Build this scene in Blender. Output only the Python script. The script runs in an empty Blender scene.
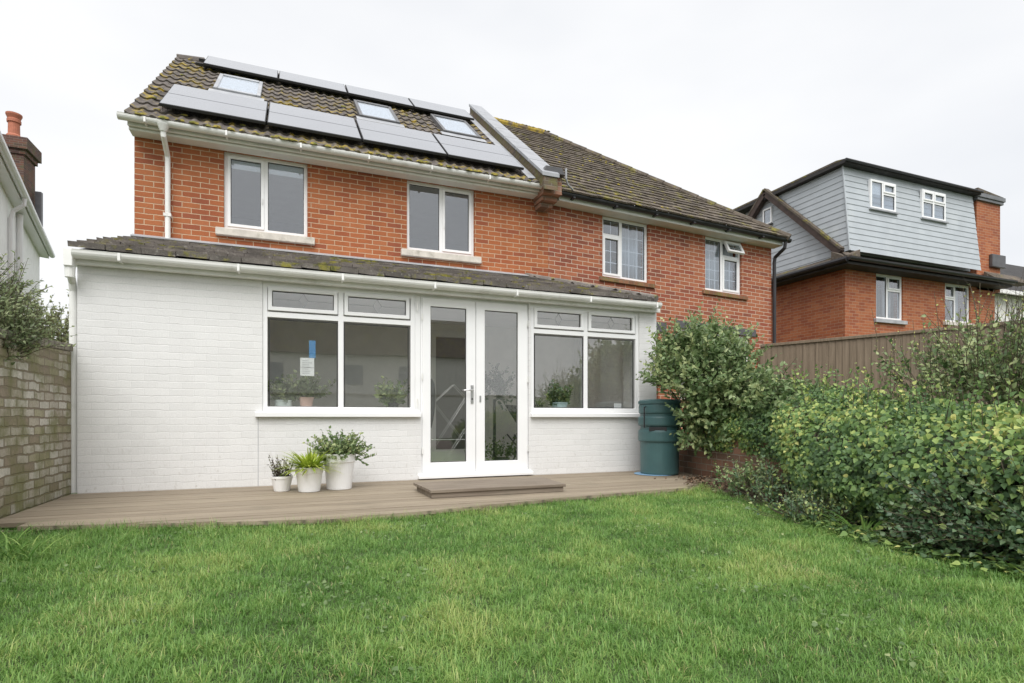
import bpy, math, random
import numpy as np
from mathutils import Vector, Matrix
R = math.radians
rng = np.random.default_rng(7)
random.seed(7)
S = bpy.context.scene
COL = S.collection

# ------------------------------------------------------------------ camera
cd = bpy.data.cameras.new("camera"); cam = bpy.data.objects.new("camera", cd); COL.objects.link(cam)
cam.location = (1.943, -6.734, 0.7433)
YAW = 0.378
cam.rotation_euler = (R(90), 0, -YAW)
cd.sensor_width = 36; cd.lens = 36 * 561.48 / 1024
cd.shift_y = (418.26 - 341.5) / 1024
cd.clip_start = 0.05; cd.clip_end = 600
S.camera = cam

# ------------------------------------------------------------------ light
SUN_EL, SUN_AZ = R(54), R(200)          # azimuth clockwise from +Y (behind the camera, to its left)
w = bpy.data.worlds.new("World"); S.world = w; w.use_nodes = True
wn = w.node_tree; wn.nodes.clear()
sky = wn.nodes.new("ShaderNodeTexSky"); sky.sky_type = 'NISHITA'; sky.sun_disc = False
sky.sun_elevation = SUN_EL; sky.sun_rotation = SUN_AZ
sky.air_density = 1.0; sky.dust_density = 4.0
tc = wn.nodes.new("ShaderNodeTexCoord")
cl = wn.nodes.new("ShaderNodeTexNoise"); cl.inputs['Scale'].default_value = 1.6; cl.inputs['Detail'].default_value = 4
mp = wn.nodes.new("ShaderNodeMapping"); mp.inputs['Scale'].default_value = (1, 1, 2.5)
rp = wn.nodes.new("ShaderNodeValToRGB")
rp.color_ramp.elements[0].position = .3; rp.color_ramp.elements[0].color = (.86, .875, .90, 1)
rp.color_ramp.elements[1].position = .6; rp.color_ramp.elements[1].color = (1, 1, 1, 1)
mul = wn.nodes.new("ShaderNodeVectorMath"); mul.operation = 'SCALE'; mul.inputs['Scale'].default_value = 6.5
mx = wn.nodes.new("ShaderNodeMix"); mx.data_type = 'RGBA'; mx.inputs[0].default_value = .9
bg = wn.nodes.new("ShaderNodeBackground"); bg.inputs['Strength'].default_value = .1
wo = wn.nodes.new("ShaderNodeOutputWorld")
L = wn.links.new
L(tc.outputs['Generated'], mp.inputs['Vector']); L(mp.outputs[0], cl.inputs['Vector'])
L(cl.outputs['Fac'], rp.inputs[0]); L(rp.outputs[0], mul.inputs[0])
L(sky.outputs[0], mx.inputs[6]); L(mul.outputs[0], mx.inputs[7]); L(mx.outputs[2], bg.inputs['Color'])
L(bg.outputs[0], wo.inputs[0])
sl = bpy.data.lights.new("sun", 'SUN'); so = bpy.data.objects.new("sun", sl); COL.objects.link(so)
sl.energy = 1.9; sl.angle = R(50); sl.color = (1, .985, .965)
sd = Vector((math.sin(SUN_AZ) * math.cos(SUN_EL), math.cos(SUN_AZ) * math.cos(SUN_EL), math.sin(SUN_EL)))
so.rotation_euler = sd.to_track_quat('Z', 'Y').to_euler(); so.location = (0, -10, 20)
vs = S.view_settings
vs.view_transform = 'Standard'; vs.look = 'None'; vs.exposure = 0.74; vs.gamma = 1; vs.use_curve_mapping = False

# ------------------------------------------------------------------ materials
class G:
    """small node builder"""
    def __init__(s, name):
        s.m = bpy.data.materials.new(name); s.m.use_nodes = True
        s.t = s.m.node_tree; s.t.nodes.clear()
        s.out = s.t.nodes.new("ShaderNodeOutputMaterial")
    def n(s, typ, ins=None, **at):
        nd = s.t.nodes.new("ShaderNode" + typ)
        for k, v in at.items(): setattr(nd, k, v)
        for k, v in (ins or {}).items():
            if hasattr(v, 'is_output'): s.t.links.new(v, nd.inputs[k])
            else: nd.inputs[k].default_value = v
        return nd
    def math(s, op, a, b=0.0, c=0.0): return s.n('Math', {0: a, 1: b, 2: c}, operation=op).outputs[0]
    def mix(s, f, a, b): return s.n('Mix', {0: f, 6: c4(a), 7: c4(b)}, data_type='RGBA').outputs[2]
    def mul(s, f, a, b): return s.n('Mix', {0: f, 6: c4(a), 7: c4(b)}, data_type='RGBA', blend_type='MULTIPLY').outputs[2]
    def ramp(s, f, stops, interp='LINEAR'):
        nd = s.n('ValToRGB', {0: f}); cr = nd.color_ramp; cr.interpolation = interp
        while len(cr.elements) < len(stops): cr.elements.new(.5)
        for e, (p, c) in zip(cr.elements, stops): e.position = p; e.color = c4(c)
        return nd.outputs[0]
    def mr(s, v, a, b, c=0.0, d=1.0): return s.n('MapRange', {0: v, 1: a, 2: b, 3: c, 4: d}).outputs[0]
    def noise(s, vec, scale, detail=3, rough=.5): return s.n('TexNoise', {'Vector': vec, 'Scale': scale, 'Detail': detail, 'Roughness': rough}).outputs['Fac']
    def pos(s): return s.n('NewGeometry').outputs['Position']
    def stretch(s, vec, sc): return s.n('Mapping', {'Vector': vec, 'Scale': sc}).outputs[0]
    def bump(s, h, strength=.3, dist=.01, nrm=None):
        i = {'Height': h, 'Strength': strength, 'Distance': dist}
        if nrm is not None: i['Normal'] = nrm
        return s.n('Bump', i).outputs[0]
    def pbr(s, col, rough=.6, bump=None, **k):
        i = {'Base Color': c4(col), 'Roughness': rough}
        if bump is not None: i['Normal'] = bump
        i.update(k)
        return s.n('BsdfPrincipled', i).outputs[0]
    def end(s, sh): s.t.links.new(sh, s.out.inputs[0]); return s.m
def c4(c): return c if hasattr(c, 'is_output') else (*c, 1) if len(c) == 3 else c

def plain(name, col, rough=.6, var=.12, scale=6, bmp=.0, metal=0.0, bscale=60, dirt=None, dscale=2.0, dlo=.55, dhi=.75):
    g = G(name); p = g.pos()
    f = g.noise(p, scale, 5)
    lo = tuple(max(0, x * (1 - var)) for x in col); hi = tuple(min(1, x * (1 + var)) for x in col)
    c = g.ramp(f, [(.3, lo), (.7, hi)])
    if dirt: c = g.mix(g.mr(g.noise(p, dscale, 6, .65), dlo, dhi), c, dirt)
    b = g.bump(g.noise(p, bscale, 4), bmp, .004) if bmp else None
    return g.end(g.pbr(c, rough, b, Metallic=metal))

def brick(name, pal, mortar, bw=.225, bh=.075, mo=.011, shear=0.0, dirt=None, moss=None, rough=.85, bstr=.5, patch=.25, wobz=.012, streak=.3, vj=0.0):
    g = G(name); geo = g.n('NewGeometry'); P = geo.outputs['Position']
    sp = g.n('SeparateXYZ', {0: P}); sn = g.n('SeparateXYZ', {0: geo.outputs['True Normal']})
    sel = g.math('GREATER_THAN', g.math('ABSOLUTE', sn.outputs[0]), .7)
    u = g.n('Mix', {0: sel, 2: sp.outputs[0], 3: sp.outputs[1]}).outputs[0]
    z = g.math('MULTIPLY_ADD', g.math('SUBTRACT', sp.outputs[0], 6.2), shear, sp.outputs[2]) if shear else sp.outputs[2]
    wob = g.noise(P, 9, 2)
    z = g.math('MULTIPLY_ADD', g.math('SUBTRACT', wob, .5), wobz, z)
    zz = g.math('DIVIDE', z, bh); row = g.math('FLOOR', zz)
    uu = g.math('MULTIPLY_ADD', g.math('MODULO', g.math('ABSOLUTE', row), 2.0), .5, g.math('DIVIDE', u, bw))
    colm = g.math('FLOOR', uu)
    def edge(v, s):
        f = g.math('FRACT', v)
        return g.math('MULTIPLY', g.math('MINIMUM', f, g.math('SUBTRACT', 1.0, f)), s)
    d = g.math('MINIMUM', g.math('ADD', edge(uu, bw), vj), edge(zz, bh))
    d = g.math('MULTIPLY_ADD', g.math('SUBTRACT', g.noise(P, 45, 3), .5), .006, d)
    m = g.mr(d, mo / 2 - .002, mo / 2 + .002)
    rv = g.n('TexWhiteNoise', {0: g.n('CombineXYZ', {0: colm, 1: row}).outputs[0]}, noise_dimensions='3D').outputs[0]
    k = len(pal)
    c = g.ramp(rv, [(i / k, q) for i, q in enumerate(pal)], 'CONSTANT' if k > 2 else 'LINEAR')
    fine = g.noise(P, 70, 4, .7)
    c = g.mul(patch + .25, c, g.ramp(fine, [(.3, (.55, .55, .55)), (.65, (1, 1, 1))]))
    c = g.mul(patch, c, g.ramp(g.noise(P, 1.1, 4), [(.35, (.62, .6, .6)), (.6, (1, 1, 1))]))
    c = g.mul(streak, c, g.ramp(g.noise(g.stretch(P, (3, 3, .35)), 1.4, 5, .6), [(.35, (.55, .5, .5)), (.58, (1, 1, 1))]))
    mc = g.mul(.5, mortar, g.ramp(g.noise(P, 5, 4), [(.3, (.6, .6, .6)), (.7, (1, 1, 1))]))
    c = g.mix(m, mc, c)
    if dirt:        # (colour, noise scale, lo, hi, z at which it stops, z where full)
        dc, ds, lo, hi, z1, z0 = dirt
        f = g.mr(g.noise(g.stretch(P, (1, 1, .6)), ds, 7, .7), lo, hi)
        f = g.math('MULTIPLY', f, g.mr(sp.outputs[2], z0, z1, 1.0, 0.0))
        c = g.mix(g.math('MULTIPLY', f, .8), c, dc)
    if moss:
        mcol, ms, lo, hi = moss
        c = g.mix(g.math('MULTIPLY', g.mr(g.noise(P, ms, 7, .65), lo, hi), .85), c, mcol)
    h = g.math('MULTIPLY_ADD', fine, .25, m)
    return g.end(g.pbr(c, rough, g.bump(h, bstr, .008)))

def tile_mat(name, base, moss, amt=.55, mscale=5.0, lich=(.42, .42, .38)):
    g = G(name); P = g.pos()
    c = g.ramp(g.noise(P, 3.5, 4), [(.3, tuple(x * .6 for x in base)), (.7, tuple(x * 1.35 for x in base))])
    c = g.mul(.6, c, g.ramp(g.noise(P, 60, 4, .7), [(.3, (.5, .5, .5)), (.7, (1, 1, 1))]))
    c = g.mix(g.math('MULTIPLY', g.mr(g.noise(P, 22, 5, .7), .58, .7), .5), c, lich)
    big = g.noise(P, 1.2, 3)
    f = g.mr(g.math('MULTIPLY_ADD', big, .35, g.noise(P, mscale, 5, .6)), amt + .12, amt + .24)
    mc = g.ramp(g.noise(P, 16, 3), [(.35, moss[0]), (.6, moss[1])])
    c = g.mix(f, c, mc)
    h = g.math('ADD', g.noise(P, 90, 4), g.math('MULTIPLY', f, 1.5))
    return g.end(g.pbr(c, .85, g.bump(h, .5, .008)))

def leaf_mat(name, stops, rough=.45, trans=.32):
    g = G(name)
    a = g.n('Attribute', attribute_name='tint').outputs['Fac']
    c = g.ramp(a, stops)
    c = g.mul(.5, c, g.ramp(g.noise(g.pos(), 55, 3), [(.3, (.72, .72, .72)), (.7, (1, 1, 1))]))
    sh = g.pbr(c, rough)
    tr = g.n('BsdfTranslucent', {'Color': c}).outputs[0]
    return g.end(g.n('MixShader', {0: trans, 1: sh, 2: tr}).outputs[0])

def glass_mat(name, tint=(.985, .99, .985), base=.125, rough=0.0):
    g = G(name)
    f = g.n('LayerWeight', {'Blend': .5}).outputs['Facing']
    f = g.math('MULTIPLY_ADD', g.math('POWER', f, 4.0), .7, base)
    P = g.pos()
    nb = g.bump(g.noise(P, 1.3, 1), .05, .02)
    gl = g.n('BsdfGlossy', {'Color': (1, 1, 1, 1), 'Roughness': rough, 'Normal': nb}).outputs[0]
    tr = g.n('BsdfTransparent', {'Color': c4(tint)}).outputs[0]
    return g.end(g.n('MixShader', {0: f, 1: tr, 2: gl}).outputs[0])

M = {}
M['brick'] = brick('orange_brick', [(.43, .135, .048), (.39, .115, .042), (.47, .16, .062), (.37, .105, .04), (.44, .145, .052), (.335, .095, .042), (.42, .13, .045), (.45, .15, .055)], (.60, .44, .30), mo=.0100, patch=.2)
M['brick_r'] = brick('orange_brick_next', [(.40, .13, .06), (.36, .105, .05), (.44, .155, .078), (.33, .09, .048), (.41, .14, .065), (.28, .088, .05), (.39, .125, .06), (.42, .145, .07)], (.61, .48, .37), shear=.039, mo=.0105, patch=.2)
M['brick_g'] = brick('orange_brick_far', [(.44, .14, .055), (.39, .115, .045), (.47, .165, .07), (.35, .10, .045)], (.46, .30, .2), mo=.009)
M['brick_dark'] = brick('dark_brick', [(.13, .06, .045), (.17, .075, .05), (.10, .055, .045)], (.2, .17, .14), moss=((.1, .1, .04), 4, .5, .7))
M['brick_bed'] = brick('old_brick', [(.27, .14, .09), (.34, .18, .12), (.21, .13, .09), (.38, .21, .145)], (.30, .26, .21), bh=.08, dirt=((.13, .12, .07), 4, .45, .75, .7, .0))
M['white_brick'] = brick('white_painted_brick', [(.79, .79, .785), (.77, .77, .765), (.80, .80, .795)], (.765, .765, .76), rough=.5, bstr=.2, patch=.02, mo=.009, wobz=.03, streak=.04, vj=.0035,
                         dirt=((.45, .43, .39), 22, .56, .74, 1.0, .1))
M['old_white'] = brick('flaking_white_brick', [(.66, .63, .55), (.52, .47, .38), (.72, .69, .61), (.36, .30, .22), (.60, .56, .47), (.45, .42, .28)], (.26, .21, .15), bw=.215, bh=.075, mo=.015, patch=.45, bstr=1.0, wobz=.035,
                       moss=((.17, .17, .065), 3.0, .45, .62), dirt=((.10, .10, .025), 6, .30, .55, .6, -.1))
M['coping'] = plain('mossy_coping', (.22, .20, .16), .9, .4, 9, .8, dirt=(.10, .10, .05), dscale=5)
M['tile'] = tile_mat('ribbed_concrete_tile', (.14, .12, .106), ((.17, .14, .03), (.40, .29, .035)), .585, 7)
M['tile_r'] = tile_mat('brown_plain_tile', (.125, .10, .076), ((.10, .105, .025), (.22, .19, .04)), .62, 4)
M['tile_e'] = tile_mat('grey_slab_tile', (.20, .178, .16), ((.12, .125, .04), (.30, .27, .06)), .60, 6, lich=(.5, .48, .44))
M['ridge'] = tile_mat('mossy_ridge_tile', (.16, .12, .07), ((.25, .19, .03), (.38, .27, .04)), .42, 5)
M['moss'] = plain('moss_cushion', (.27, .21, .035), .95, .55, 7, .8, dirt=(.13, .14, .03), dscale=9, dlo=.45, dhi=.6)
M['upvc'] = plain('white_upvc', (.86, .865, .87), .32, .02, 3)
M['upvc_dirty'] = plain('weathered_white_upvc', (.82, .82, .80), .45, .06, 3, dirt=(.5, .49, .43), dscale=4, dlo=.55, dhi=.9)
M['white_paint'] = plain('white_paint', (.8, .8, .78), .6, .04, 5)
M['stone'] = plain('pale_stone_sill', (.62, .58, .52), .8, .15, 8, .4, dirt=(.35, .33, .27), dscale=6)
M['black'] = plain('black_plastic', (.022, .022, .025), .4, .2)
M['gasket'] = plain('dark_gasket', (.03, .03, .032), .6, .2)
M['grey_plastic'] = plain('dark_grey_plastic', (.08, .08, .085), .45, .2)
M['win_grey'] = plain('grey_coated_metal', (.12, .12, .125), .4, .1)
M['glass'] = glass_mat('window_glass')
M['glass_up'] = glass_mat('sky_window_glass', (.82, .86, .90), .15)
M['steel'] = plain('brushed_steel', (.6, .6, .6), .3, .05, metal=1.0)
M['plaster'] = plain('grey_plaster', (.86, .845, .81), .9, .05)
M['ceiling'] = plain('pale_ceiling', (.85, .85, .84), .9, .03)
M['room'] = plain('room_wall', (.36, .38, .40), .9, .05)
M['room_dark'] = plain('unlit_room_dark', (.16, .15, .145), .35, .1)
M['floor_in'] = plain('pale_floor', (.72, .70, .66), .5, .1)
M['blind'] = plain('white_blind', (.9, .91, .92), .8, .02)
M['curtain'] = plain('white_net_curtain', (.72, .75, .77), .9, .06, 12)
M['lead'] = plain('lead_flashing', (.36, .37, .39), .5, .2, 5, .2, dirt=(.5, .5, .48), dscale=4)
M['lead_dark'] = plain('dark_lead', (.15, .155, .165), .5, .2, 5, .2)
M['coping_lead'] = plain('pale_coping_slab', (.33, .34, .36), .55, .12, 5, .2)
M['parapet'] = brick('lichened_parapet', [(.17, .12, .08), (.14, .105, .075), (.20, .14, .09)], (.2, .18, .14), moss=((.14, .13, .04), 6, .45, .6))
M['soffit'] = plain('cream_soffit', (.72, .70, .64), .7, .06)
M['timber_brown'] = plain('brown_bargeboard', (.055, .035, .028), .7, .4, 6, .3)
M['clad'] = plain('blue_grey_cladding', (.42, .455, .485), .55, .06, 3, .1, dirt=(.48, .51, .53), dscale=1.5)
M['roof_dark'] = plain('dark_felt', (.035, .033, .033), .8, .3, 6, .3)
M['render'] = plain('cream_render', (.80, .79, .75), .85, .06, 4, .3)
M['render_w'] = plain('grey_white_render', (.93, .93, .925), .85, .06, 4, .3)
M['terracotta'] = plain('terracotta', (.42, .15, .09), .8, .15, 8)
M['soil'] = plain('soil', (.06, .042, .03), .95, .5, 14, 1.0, dirt=(.13, .09, .06), dscale=20)
M['dirt_ground'] = plain('grass_ground', (.055, .085, .025), .95, .4, 3, .8)
M['twig'] = plain('brown_twig', (.085, .07, .045), .85, .3, 20)
M['bark'] = plain('bark', (.10, .075, .055), .9, .4, 15, .6)
M['pot'] = plain('white_ceramic', (.92, .92, .925), .35, .02)
M['pot_pink'] = plain('pink_ceramic', (.62, .42, .36), .5, .04)
M['pot_mint'] = plain('mint_ceramic', (.70, .78, .76), .4, .04)
M['pot_blue'] = plain('pale_blue_ceramic', (.42, .55, .58), .4, .04)
M['butt'] = plain('green_plastic', (.055, .125, .13), .4, .12, 4, dirt=(.10, .15, .14), dscale=5, dlo=.62, dhi=.9)
M['blue'] = plain('blue_plastic', (.22, .38, .55), .5, .1)
M['paper'] = plain('paper', (.75, .77, .78), .8, .02)
M['paper_blue'] = plain('blue_card', (.10, .30, .58), .7, .03)
M['ink'] = plain('ink', (.12, .12, .14), .8, .02)
M['fabric_dark'] = plain('dark_cloth', (.03, .033, .037), .9, .2)
M['leaf_mid'] = leaf_mat('shrub_leaf', [(0, (.07, .125, .045)), (.45, (.17, .26, .10)), (.8, (.29, .38, .17)), (1, (.44, .50, .23))])
M['leaf_ivy'] = leaf_mat('ivy_leaf', [(0, (0.056, 0.112, 0.045)), (.4, (0.123, 0.224, 0.078)), (.65, (0.235, 0.370, 0.106)), (.88, (0.448, 0.549, 0.157)), (1, (0.650, 0.650, 0.224))], .55)
M['leaf_dark'] = leaf_mat('bramble_leaf', [(0, (0.038, 0.081, 0.041)), (.5, (0.081, 0.155, 0.074)), (.85, (0.162, 0.243, 0.115)), (1, (0.297, 0.365, 0.108))], .42, .2)
M['leaf_grey'] = leaf_mat('grey_green_leaf', [(0, (.09, .12, .06)), (.5, (.20, .26, .12)), (1, (.36, .41, .21))], .5)
M['leaf_lime'] = leaf_mat('lime_leaf', [(0, (.25, .36, .04)), (.6, (.5, .62, .08)), (1, (.68, .74, .17))], .4, .3)
M['leaf_purple'] = leaf_mat('purple_leaf', [(0, (.05, .035, .03)), (.5, (.10, .075, .05)), (1, (.15, .17, .07))], .5)
M['leaf_litter'] = leaf_mat('dry_leaf', [(0, (.06, .035, .022)), (.5, (.14, .085, .05)), (1, (.27, .18, .11))], .8, .05)
M['grass'] = leaf_mat('grass_blade', [(0, (.07, .155, .03)), (.35, (.15, .315, .062)), (.65, (.27, .45, .112)), (.88, (.44, .54, .16)), (1, (.58, .51, .27))], .45, .35)
def pv_mat():
    g = G('solar_glass'); P = g.pos()
    c = g.ramp(g.noise(P, 2, 2), [(.3, (.10, .11, .135)), (.7, (.125, .137, .165))])
    return g.end(g.pbr(c, .25, None, IOR=2.3, **{'Coat Weight': 1.0, 'Coat Roughness': .1, 'Coat IOR': 2.0}))
def sheer_mat():
    g = G('sheer_diffuser'); a = g.pbr((.85, .85, .83), .9); t = g.n('BsdfTranslucent', {'Color': (.95, .95, .93, 1)}).outputs[0]
    return g.end(g.n('MixShader', {0: .7, 1: a, 2: t}).outputs[0])
M['sheer'] = sheer_mat()
M['pv'] = pv_mat()
def wood_mat(name, lo, hi, sc, per=None):
    g = G(name); P = g.pos()
    f = g.noise(g.stretch(P, sc), 1, 6, .65)
    c = g.ramp(f, [(.25, lo), (.75, hi)])
    if per:      # tone of each board
        sp = g.n('SeparateXYZ', {0: P})
        b = g.math('FLOOR', g.math('DIVIDE', g.math('ADD', sp.outputs[per[0]], per[2]), per[1]))
        r = g.n('TexWhiteNoise', {1: b}, noise_dimensions='1D').outputs[0]
        c = g.mul(.6, c, g.ramp(r, [(0, (.62, .60, .58)), (1, (1, 1, 1))]))
    c = g.mix(g.math('MULTIPLY', g.mr(g.noise(P, 2.2, 5, .6), .55, .8), .4), c, (.13, .12, .085))
    if per:
        fr_ = g.math('FRACT', g.math('DIVIDE', g.math('ADD', sp.outputs[per[0]], per[2]), per[1] / 4))
        gro = g.mr(g.math('ABSOLUTE', g.math('SUBTRACT', fr_, .5)), .36, .46)
        c = g.mix(g.math('MULTIPLY', gro, .7), c, (.10, .085, .065))
    return g.end(g.pbr(c, .75, g.bump(f, .35, .005)))
M['deck'] = wood_mat('weathered_deck', (.23, .18, .125), (.44, .37, .275), (1.5, 40, 40), (1, .145, 0.0))
M['fence'] = wood_mat('weathered_fence', (.14, .105, .07), (.27, .21, .15), (30, 30, 1.3))
M['step_wood'] = wood_mat('step_wood', (.13, .10, .075), (.30, .25, .195), (2, 40, 40))

# ------------------------------------------------------------------ object helpers
WL = {}
XF = [None]            # optional vertex transform for the thing being built
def tag(o, label=None, cat=None, group=None, kind=None):
    if label: o['label'] = label
    if cat: o['category'] = cat
    if group: o['group'] = group
    if kind: o['kind'] = kind
    return o
def thing(name, label, cat, loc, group=None):
    o = bpy.data.objects.new(name, None); COL.objects.link(o); o.location = loc; o.empty_display_size = .2
    WL[o.name] = Vector(loc)
    return tag(o, label, cat, group)
def link(name, me, mat, parent=None, loc=None, smooth=False, bevel=0, label=None):
    """me is a mesh in world coordinates"""
    base = WL[parent.name] if parent is not None else Vector(loc or (0, 0, 0))
    if base.length: me.transform(Matrix.Translation(-base))
    if mat is not None: me.materials.append(mat)
    o = bpy.data.objects.new(name, me); COL.objects.link(o)
    if parent is not None: o.parent = parent
    else: o.location = base
    WL[o.name] = base
    if smooth: me.polygons.foreach_set('use_smooth', [True] * len(me.polygons))
    if bevel:
        b = o.modifiers.new('bevel', 'BEVEL'); b.width = bevel; b.segments = 2; b.limit_method = 'ANGLE'; b.angle_limit = R(50)
    if label: o['label'] = label
    return o
class MB:
    def __init__(s): s.v = []; s.f = []
    def add(s, vs, fs):
        k = len(s.v); s.v += [tuple(p) for p in vs]; s.f += [tuple(i + k for i in f) for f in fs]; return s
    def box(s, x0, x1, y0, y1, z0, z1):
        return s.add([(x0, y0, z0), (x1, y0, z0), (x1, y1, z0), (x0, y1, z0), (x0, y0, z1), (x1, y0, z1), (x1, y1, z1), (x0, y1, z1)],
                     [(0, 3, 2, 1), (4, 5, 6, 7), (0, 1, 5, 4), (1, 2, 6, 5), (2, 3, 7, 6), (3, 0, 4, 7)])
    def poly(s, pts): return s.add(pts, [tuple(range(len(pts)))])
    def prism(s, pts, d):
        d = Vector(d); a = [Vector(p) for p in pts]; n = len(a)
        return s.add(a + [p + d for p in a], [tuple(range(n))[::-1], tuple(range(n, 2 * n))] + [(i, (i + 1) % n, n + (i + 1) % n, n + i) for i in range(n)])
    def ring(s, x0, x1, z0, z1, wd, y0, y1, wb=None, wt=None):
        wb = wd if wb is None else wb; wt = wd if wt is None else wt
        o = [(x0, z0), (x1, z0), (x1, z1), (x0, z1)]; i = [(x0 + wd, z0 + wb), (x1 - wd, z0 + wb), (x1 - wd, z1 - wt), (x0 + wd, z1 - wt)]
        vs = [(a, y0, b) for a, b in o] + [(a, y0, b) for a, b in i] + [(a, y1, b) for a, b in o] + [(a, y1, b) for a, b in i]
        fs = []
        for k in range(4):
            j = (k + 1) % 4
            fs += [(k, j, 4 + j, 4 + k), (8 + k, 12 + k, 12 + j, 8 + j), (k, 8 + k, 8 + j, j), (4 + k, 4 + j, 12 + j, 12 + k)]
        return s.add(vs, fs)
    def tube(s, pts, r, n=8, cap=True):
        pts = [Vector(p) for p in pts]; rs = r if isinstance(r, (list, tuple)) else [r] * len(pts); rings = []
        up = None
        for i, p in enumerate(pts):
            d = (pts[min(i + 1, len(pts) - 1)] - pts[max(i - 1, 0)]).normalized()
            if up is None:
                up = Vector((0, 0, 1)) if abs(d.z) < .9 else Vector((0, 1, 0))
            a = d.cross(up).normalized(); b = a.cross(d).normalized(); up = b
            rings.append([p + (a * math.cos(t) + b * math.sin(t)) * rs[i] for t in (2 * math.pi * k / n for k in range(n))])
        vs = [q for rg in rings for q in rg]; fs = []
        for i in range(len(pts) - 1):
            for k in range(n):
                j = (k + 1) % n; fs.append((i * n + k, i * n + j, (i + 1) * n + j, (i + 1) * n + k))
        if cap: fs += [tuple(range(n))[::-1], tuple(range((len(pts) - 1) * n, len(pts) * n))]
        return s.add(vs, fs)
    def lathe(s, c, prof, n=32):
        vs = []; fs = []; c = Vector(c)
        for (r, z) in prof:
            vs += [c + Vector((r * math.cos(2 * math.pi * k / n), r * math.sin(2 * math.pi * k / n), z)) for k in range(n)]
        for i in range(len(prof) - 1):
            for k in range(n):
                j = (k + 1) % n; fs.append((i * n + k, i * n + j, (i + 1) * n + j, (i + 1) * n + k))
        fs += [tuple(range(n))[::-1], tuple(range((len(prof) - 1) * n, len(prof) * n))]
        return s.add(vs, fs)
    def beam(s, p, q, wd, h, up=(0, 0, 1)):
        p = Vector(p); q = Vector(q); d = (q - p).normalized(); up = Vector(up)
        a = d.cross(up).normalized() * wd / 2; b = a.cross(d).normalized() * h / 2
        vs = [e + i * a + j * b for e in (p, q) for i, j in ((-1, -1), (1, -1), (1, 1), (-1, 1))]
        return s.add(vs, [(0, 1, 2, 3)[::-1], (4, 5, 6, 7), (0, 1, 5, 4), (1, 2, 6, 5), (2, 3, 7, 6), (3, 0, 4, 7)])
    def wall(s, x0, x1, z0, z1, y0, y1, holes):
        """wall facing -y with rectangular holes (hx0,hx1,hz0,hz1)"""
        xs = sorted({x0, x1, *[h[0] for h in holes], *[h[1] for h in holes]}); zs = sorted({z0, z1, *[h[2] for h in holes], *[h[3] for h in holes]})
        xs = [x for x in xs if x0 <= x <= x1]; zs = [z for z in zs if z0 <= z <= z1]
        inh = lambda x, z: any(h[0] < x < h[1] and h[2] < z < h[3] for h in holes)
        solid = {(i, j): not inh((xs[i] + xs[i + 1]) / 2, (zs[j] + zs[j + 1]) / 2) for i in range(len(xs) - 1) for j in range(len(zs) - 1)}
        for (i, j), ok in solid.items():
            if not ok: continue
            a, b, c, d = xs[i], xs[i + 1], zs[j], zs[j + 1]
            s.poly([(a, y0, c), (b, y0, c), (b, y0, d), (a, y0, d)]); s.poly([(b, y1, c), (a, y1, c), (a, y1, d), (b, y1, d)])
            if not solid.get((i - 1, j)): s.poly([(a, y1, c), (a, y0, c), (a, y0, d), (a, y1, d)])
            if not solid.get((i + 1, j)): s.poly([(b, y0, c), (b, y1, c), (b, y1, d), (b, y0, d)])
            if not solid.get((i, j - 1)): s.poly([(a, y0, c), (a, y1, c), (b, y1, c), (b, y0, c)])
            if not solid.get((i, j + 1)): s.poly([(a, y0, d), (b, y0, d), (b, y1, d), (a, y1, d)])
        return s
    def build(s, name, mat, parent=None, loc=None, smooth=False, bevel=0, label=None, weld=False):
        me = bpy.data.meshes.new(name)
        vs = s.v if XF[0] is None else [XF[0](p) for p in s.v]
        me.from_pydata(vs, [], s.f)
        if weld:
            import bmesh
            b = bmesh.new(); b.from_mesh(me); bmesh.ops.remove_doubles(b, verts=b.verts, dist=1e-4); b.to_mesh(me); b.free()
        return link(name, me, mat, parent, loc, smooth, bevel, label)
def np_mesh(name, V, F, tint=None):
    V = np.asarray(V, np.float32); F = np.asarray(F, np.int32)
    me = bpy.data.meshes.new(name); k = F.shape[1]
    me.vertices.add(len(V)); me.vertices.foreach_set('co', V.ravel())
    me.loops.add(F.size); me.loops.foreach_set('vertex_index', F.ravel())
    me.polygons.add(len(F)); me.polygons.foreach_set('loop_start', np.arange(0, F.size, k, dtype=np.int32))
    if tint is not None:
        a = me.attributes.new('tint', 'FLOAT', 'POINT'); a.data.foreach_set('value', np.asarray(tint, np.float32))
    me.update(calc_edges=True); me.validate()
    return me
def unit(v): return v / (np.linalg.norm(v, axis=-1, keepdims=True) + 1e-9)
def leaf_arrays(P, D, Nn, Ln, Wd, tint, wide=.38, fold=.12, droop=.12):
    """5-vertex folded leaves: base, mid, tip, left, right"""
    n = len(P); D = unit(D); Sd = unit(np.cross(D, Nn)); Nn = np.cross(Sd, D)
    Ln = Ln[:, None]; Wd = Wd[:, None]
    q = lambda f, sd_, lift: P + D * Ln * f + Sd * Wd * sd_ + Nn * (Wd * fold * abs(sd_) * 2 - Ln * droop * f * f)
    V = np.stack([q(0, 0, 0), q(wide, 0, 0), q(1, 0, 0), q(wide * .35, .38, 0), q(wide * 1.05, .5, 0), q(.5 + wide * .5, .27, 0), q(wide * .35, -.38, 0), q(wide * 1.05, -.5, 0), q(.5 + wide * .5, -.27, 0)], 1).reshape(-1, 3)
    k = np.arange(n)[:, None] * 9
    F = np.concatenate([k + [[0, 3, 4, 1]], k + [[1, 4, 5, 2]], k + [[0, 1, 7, 6]], k + [[1, 2, 8, 7]]], 0)
    return V, F, np.repeat(tint, 9)
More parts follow.
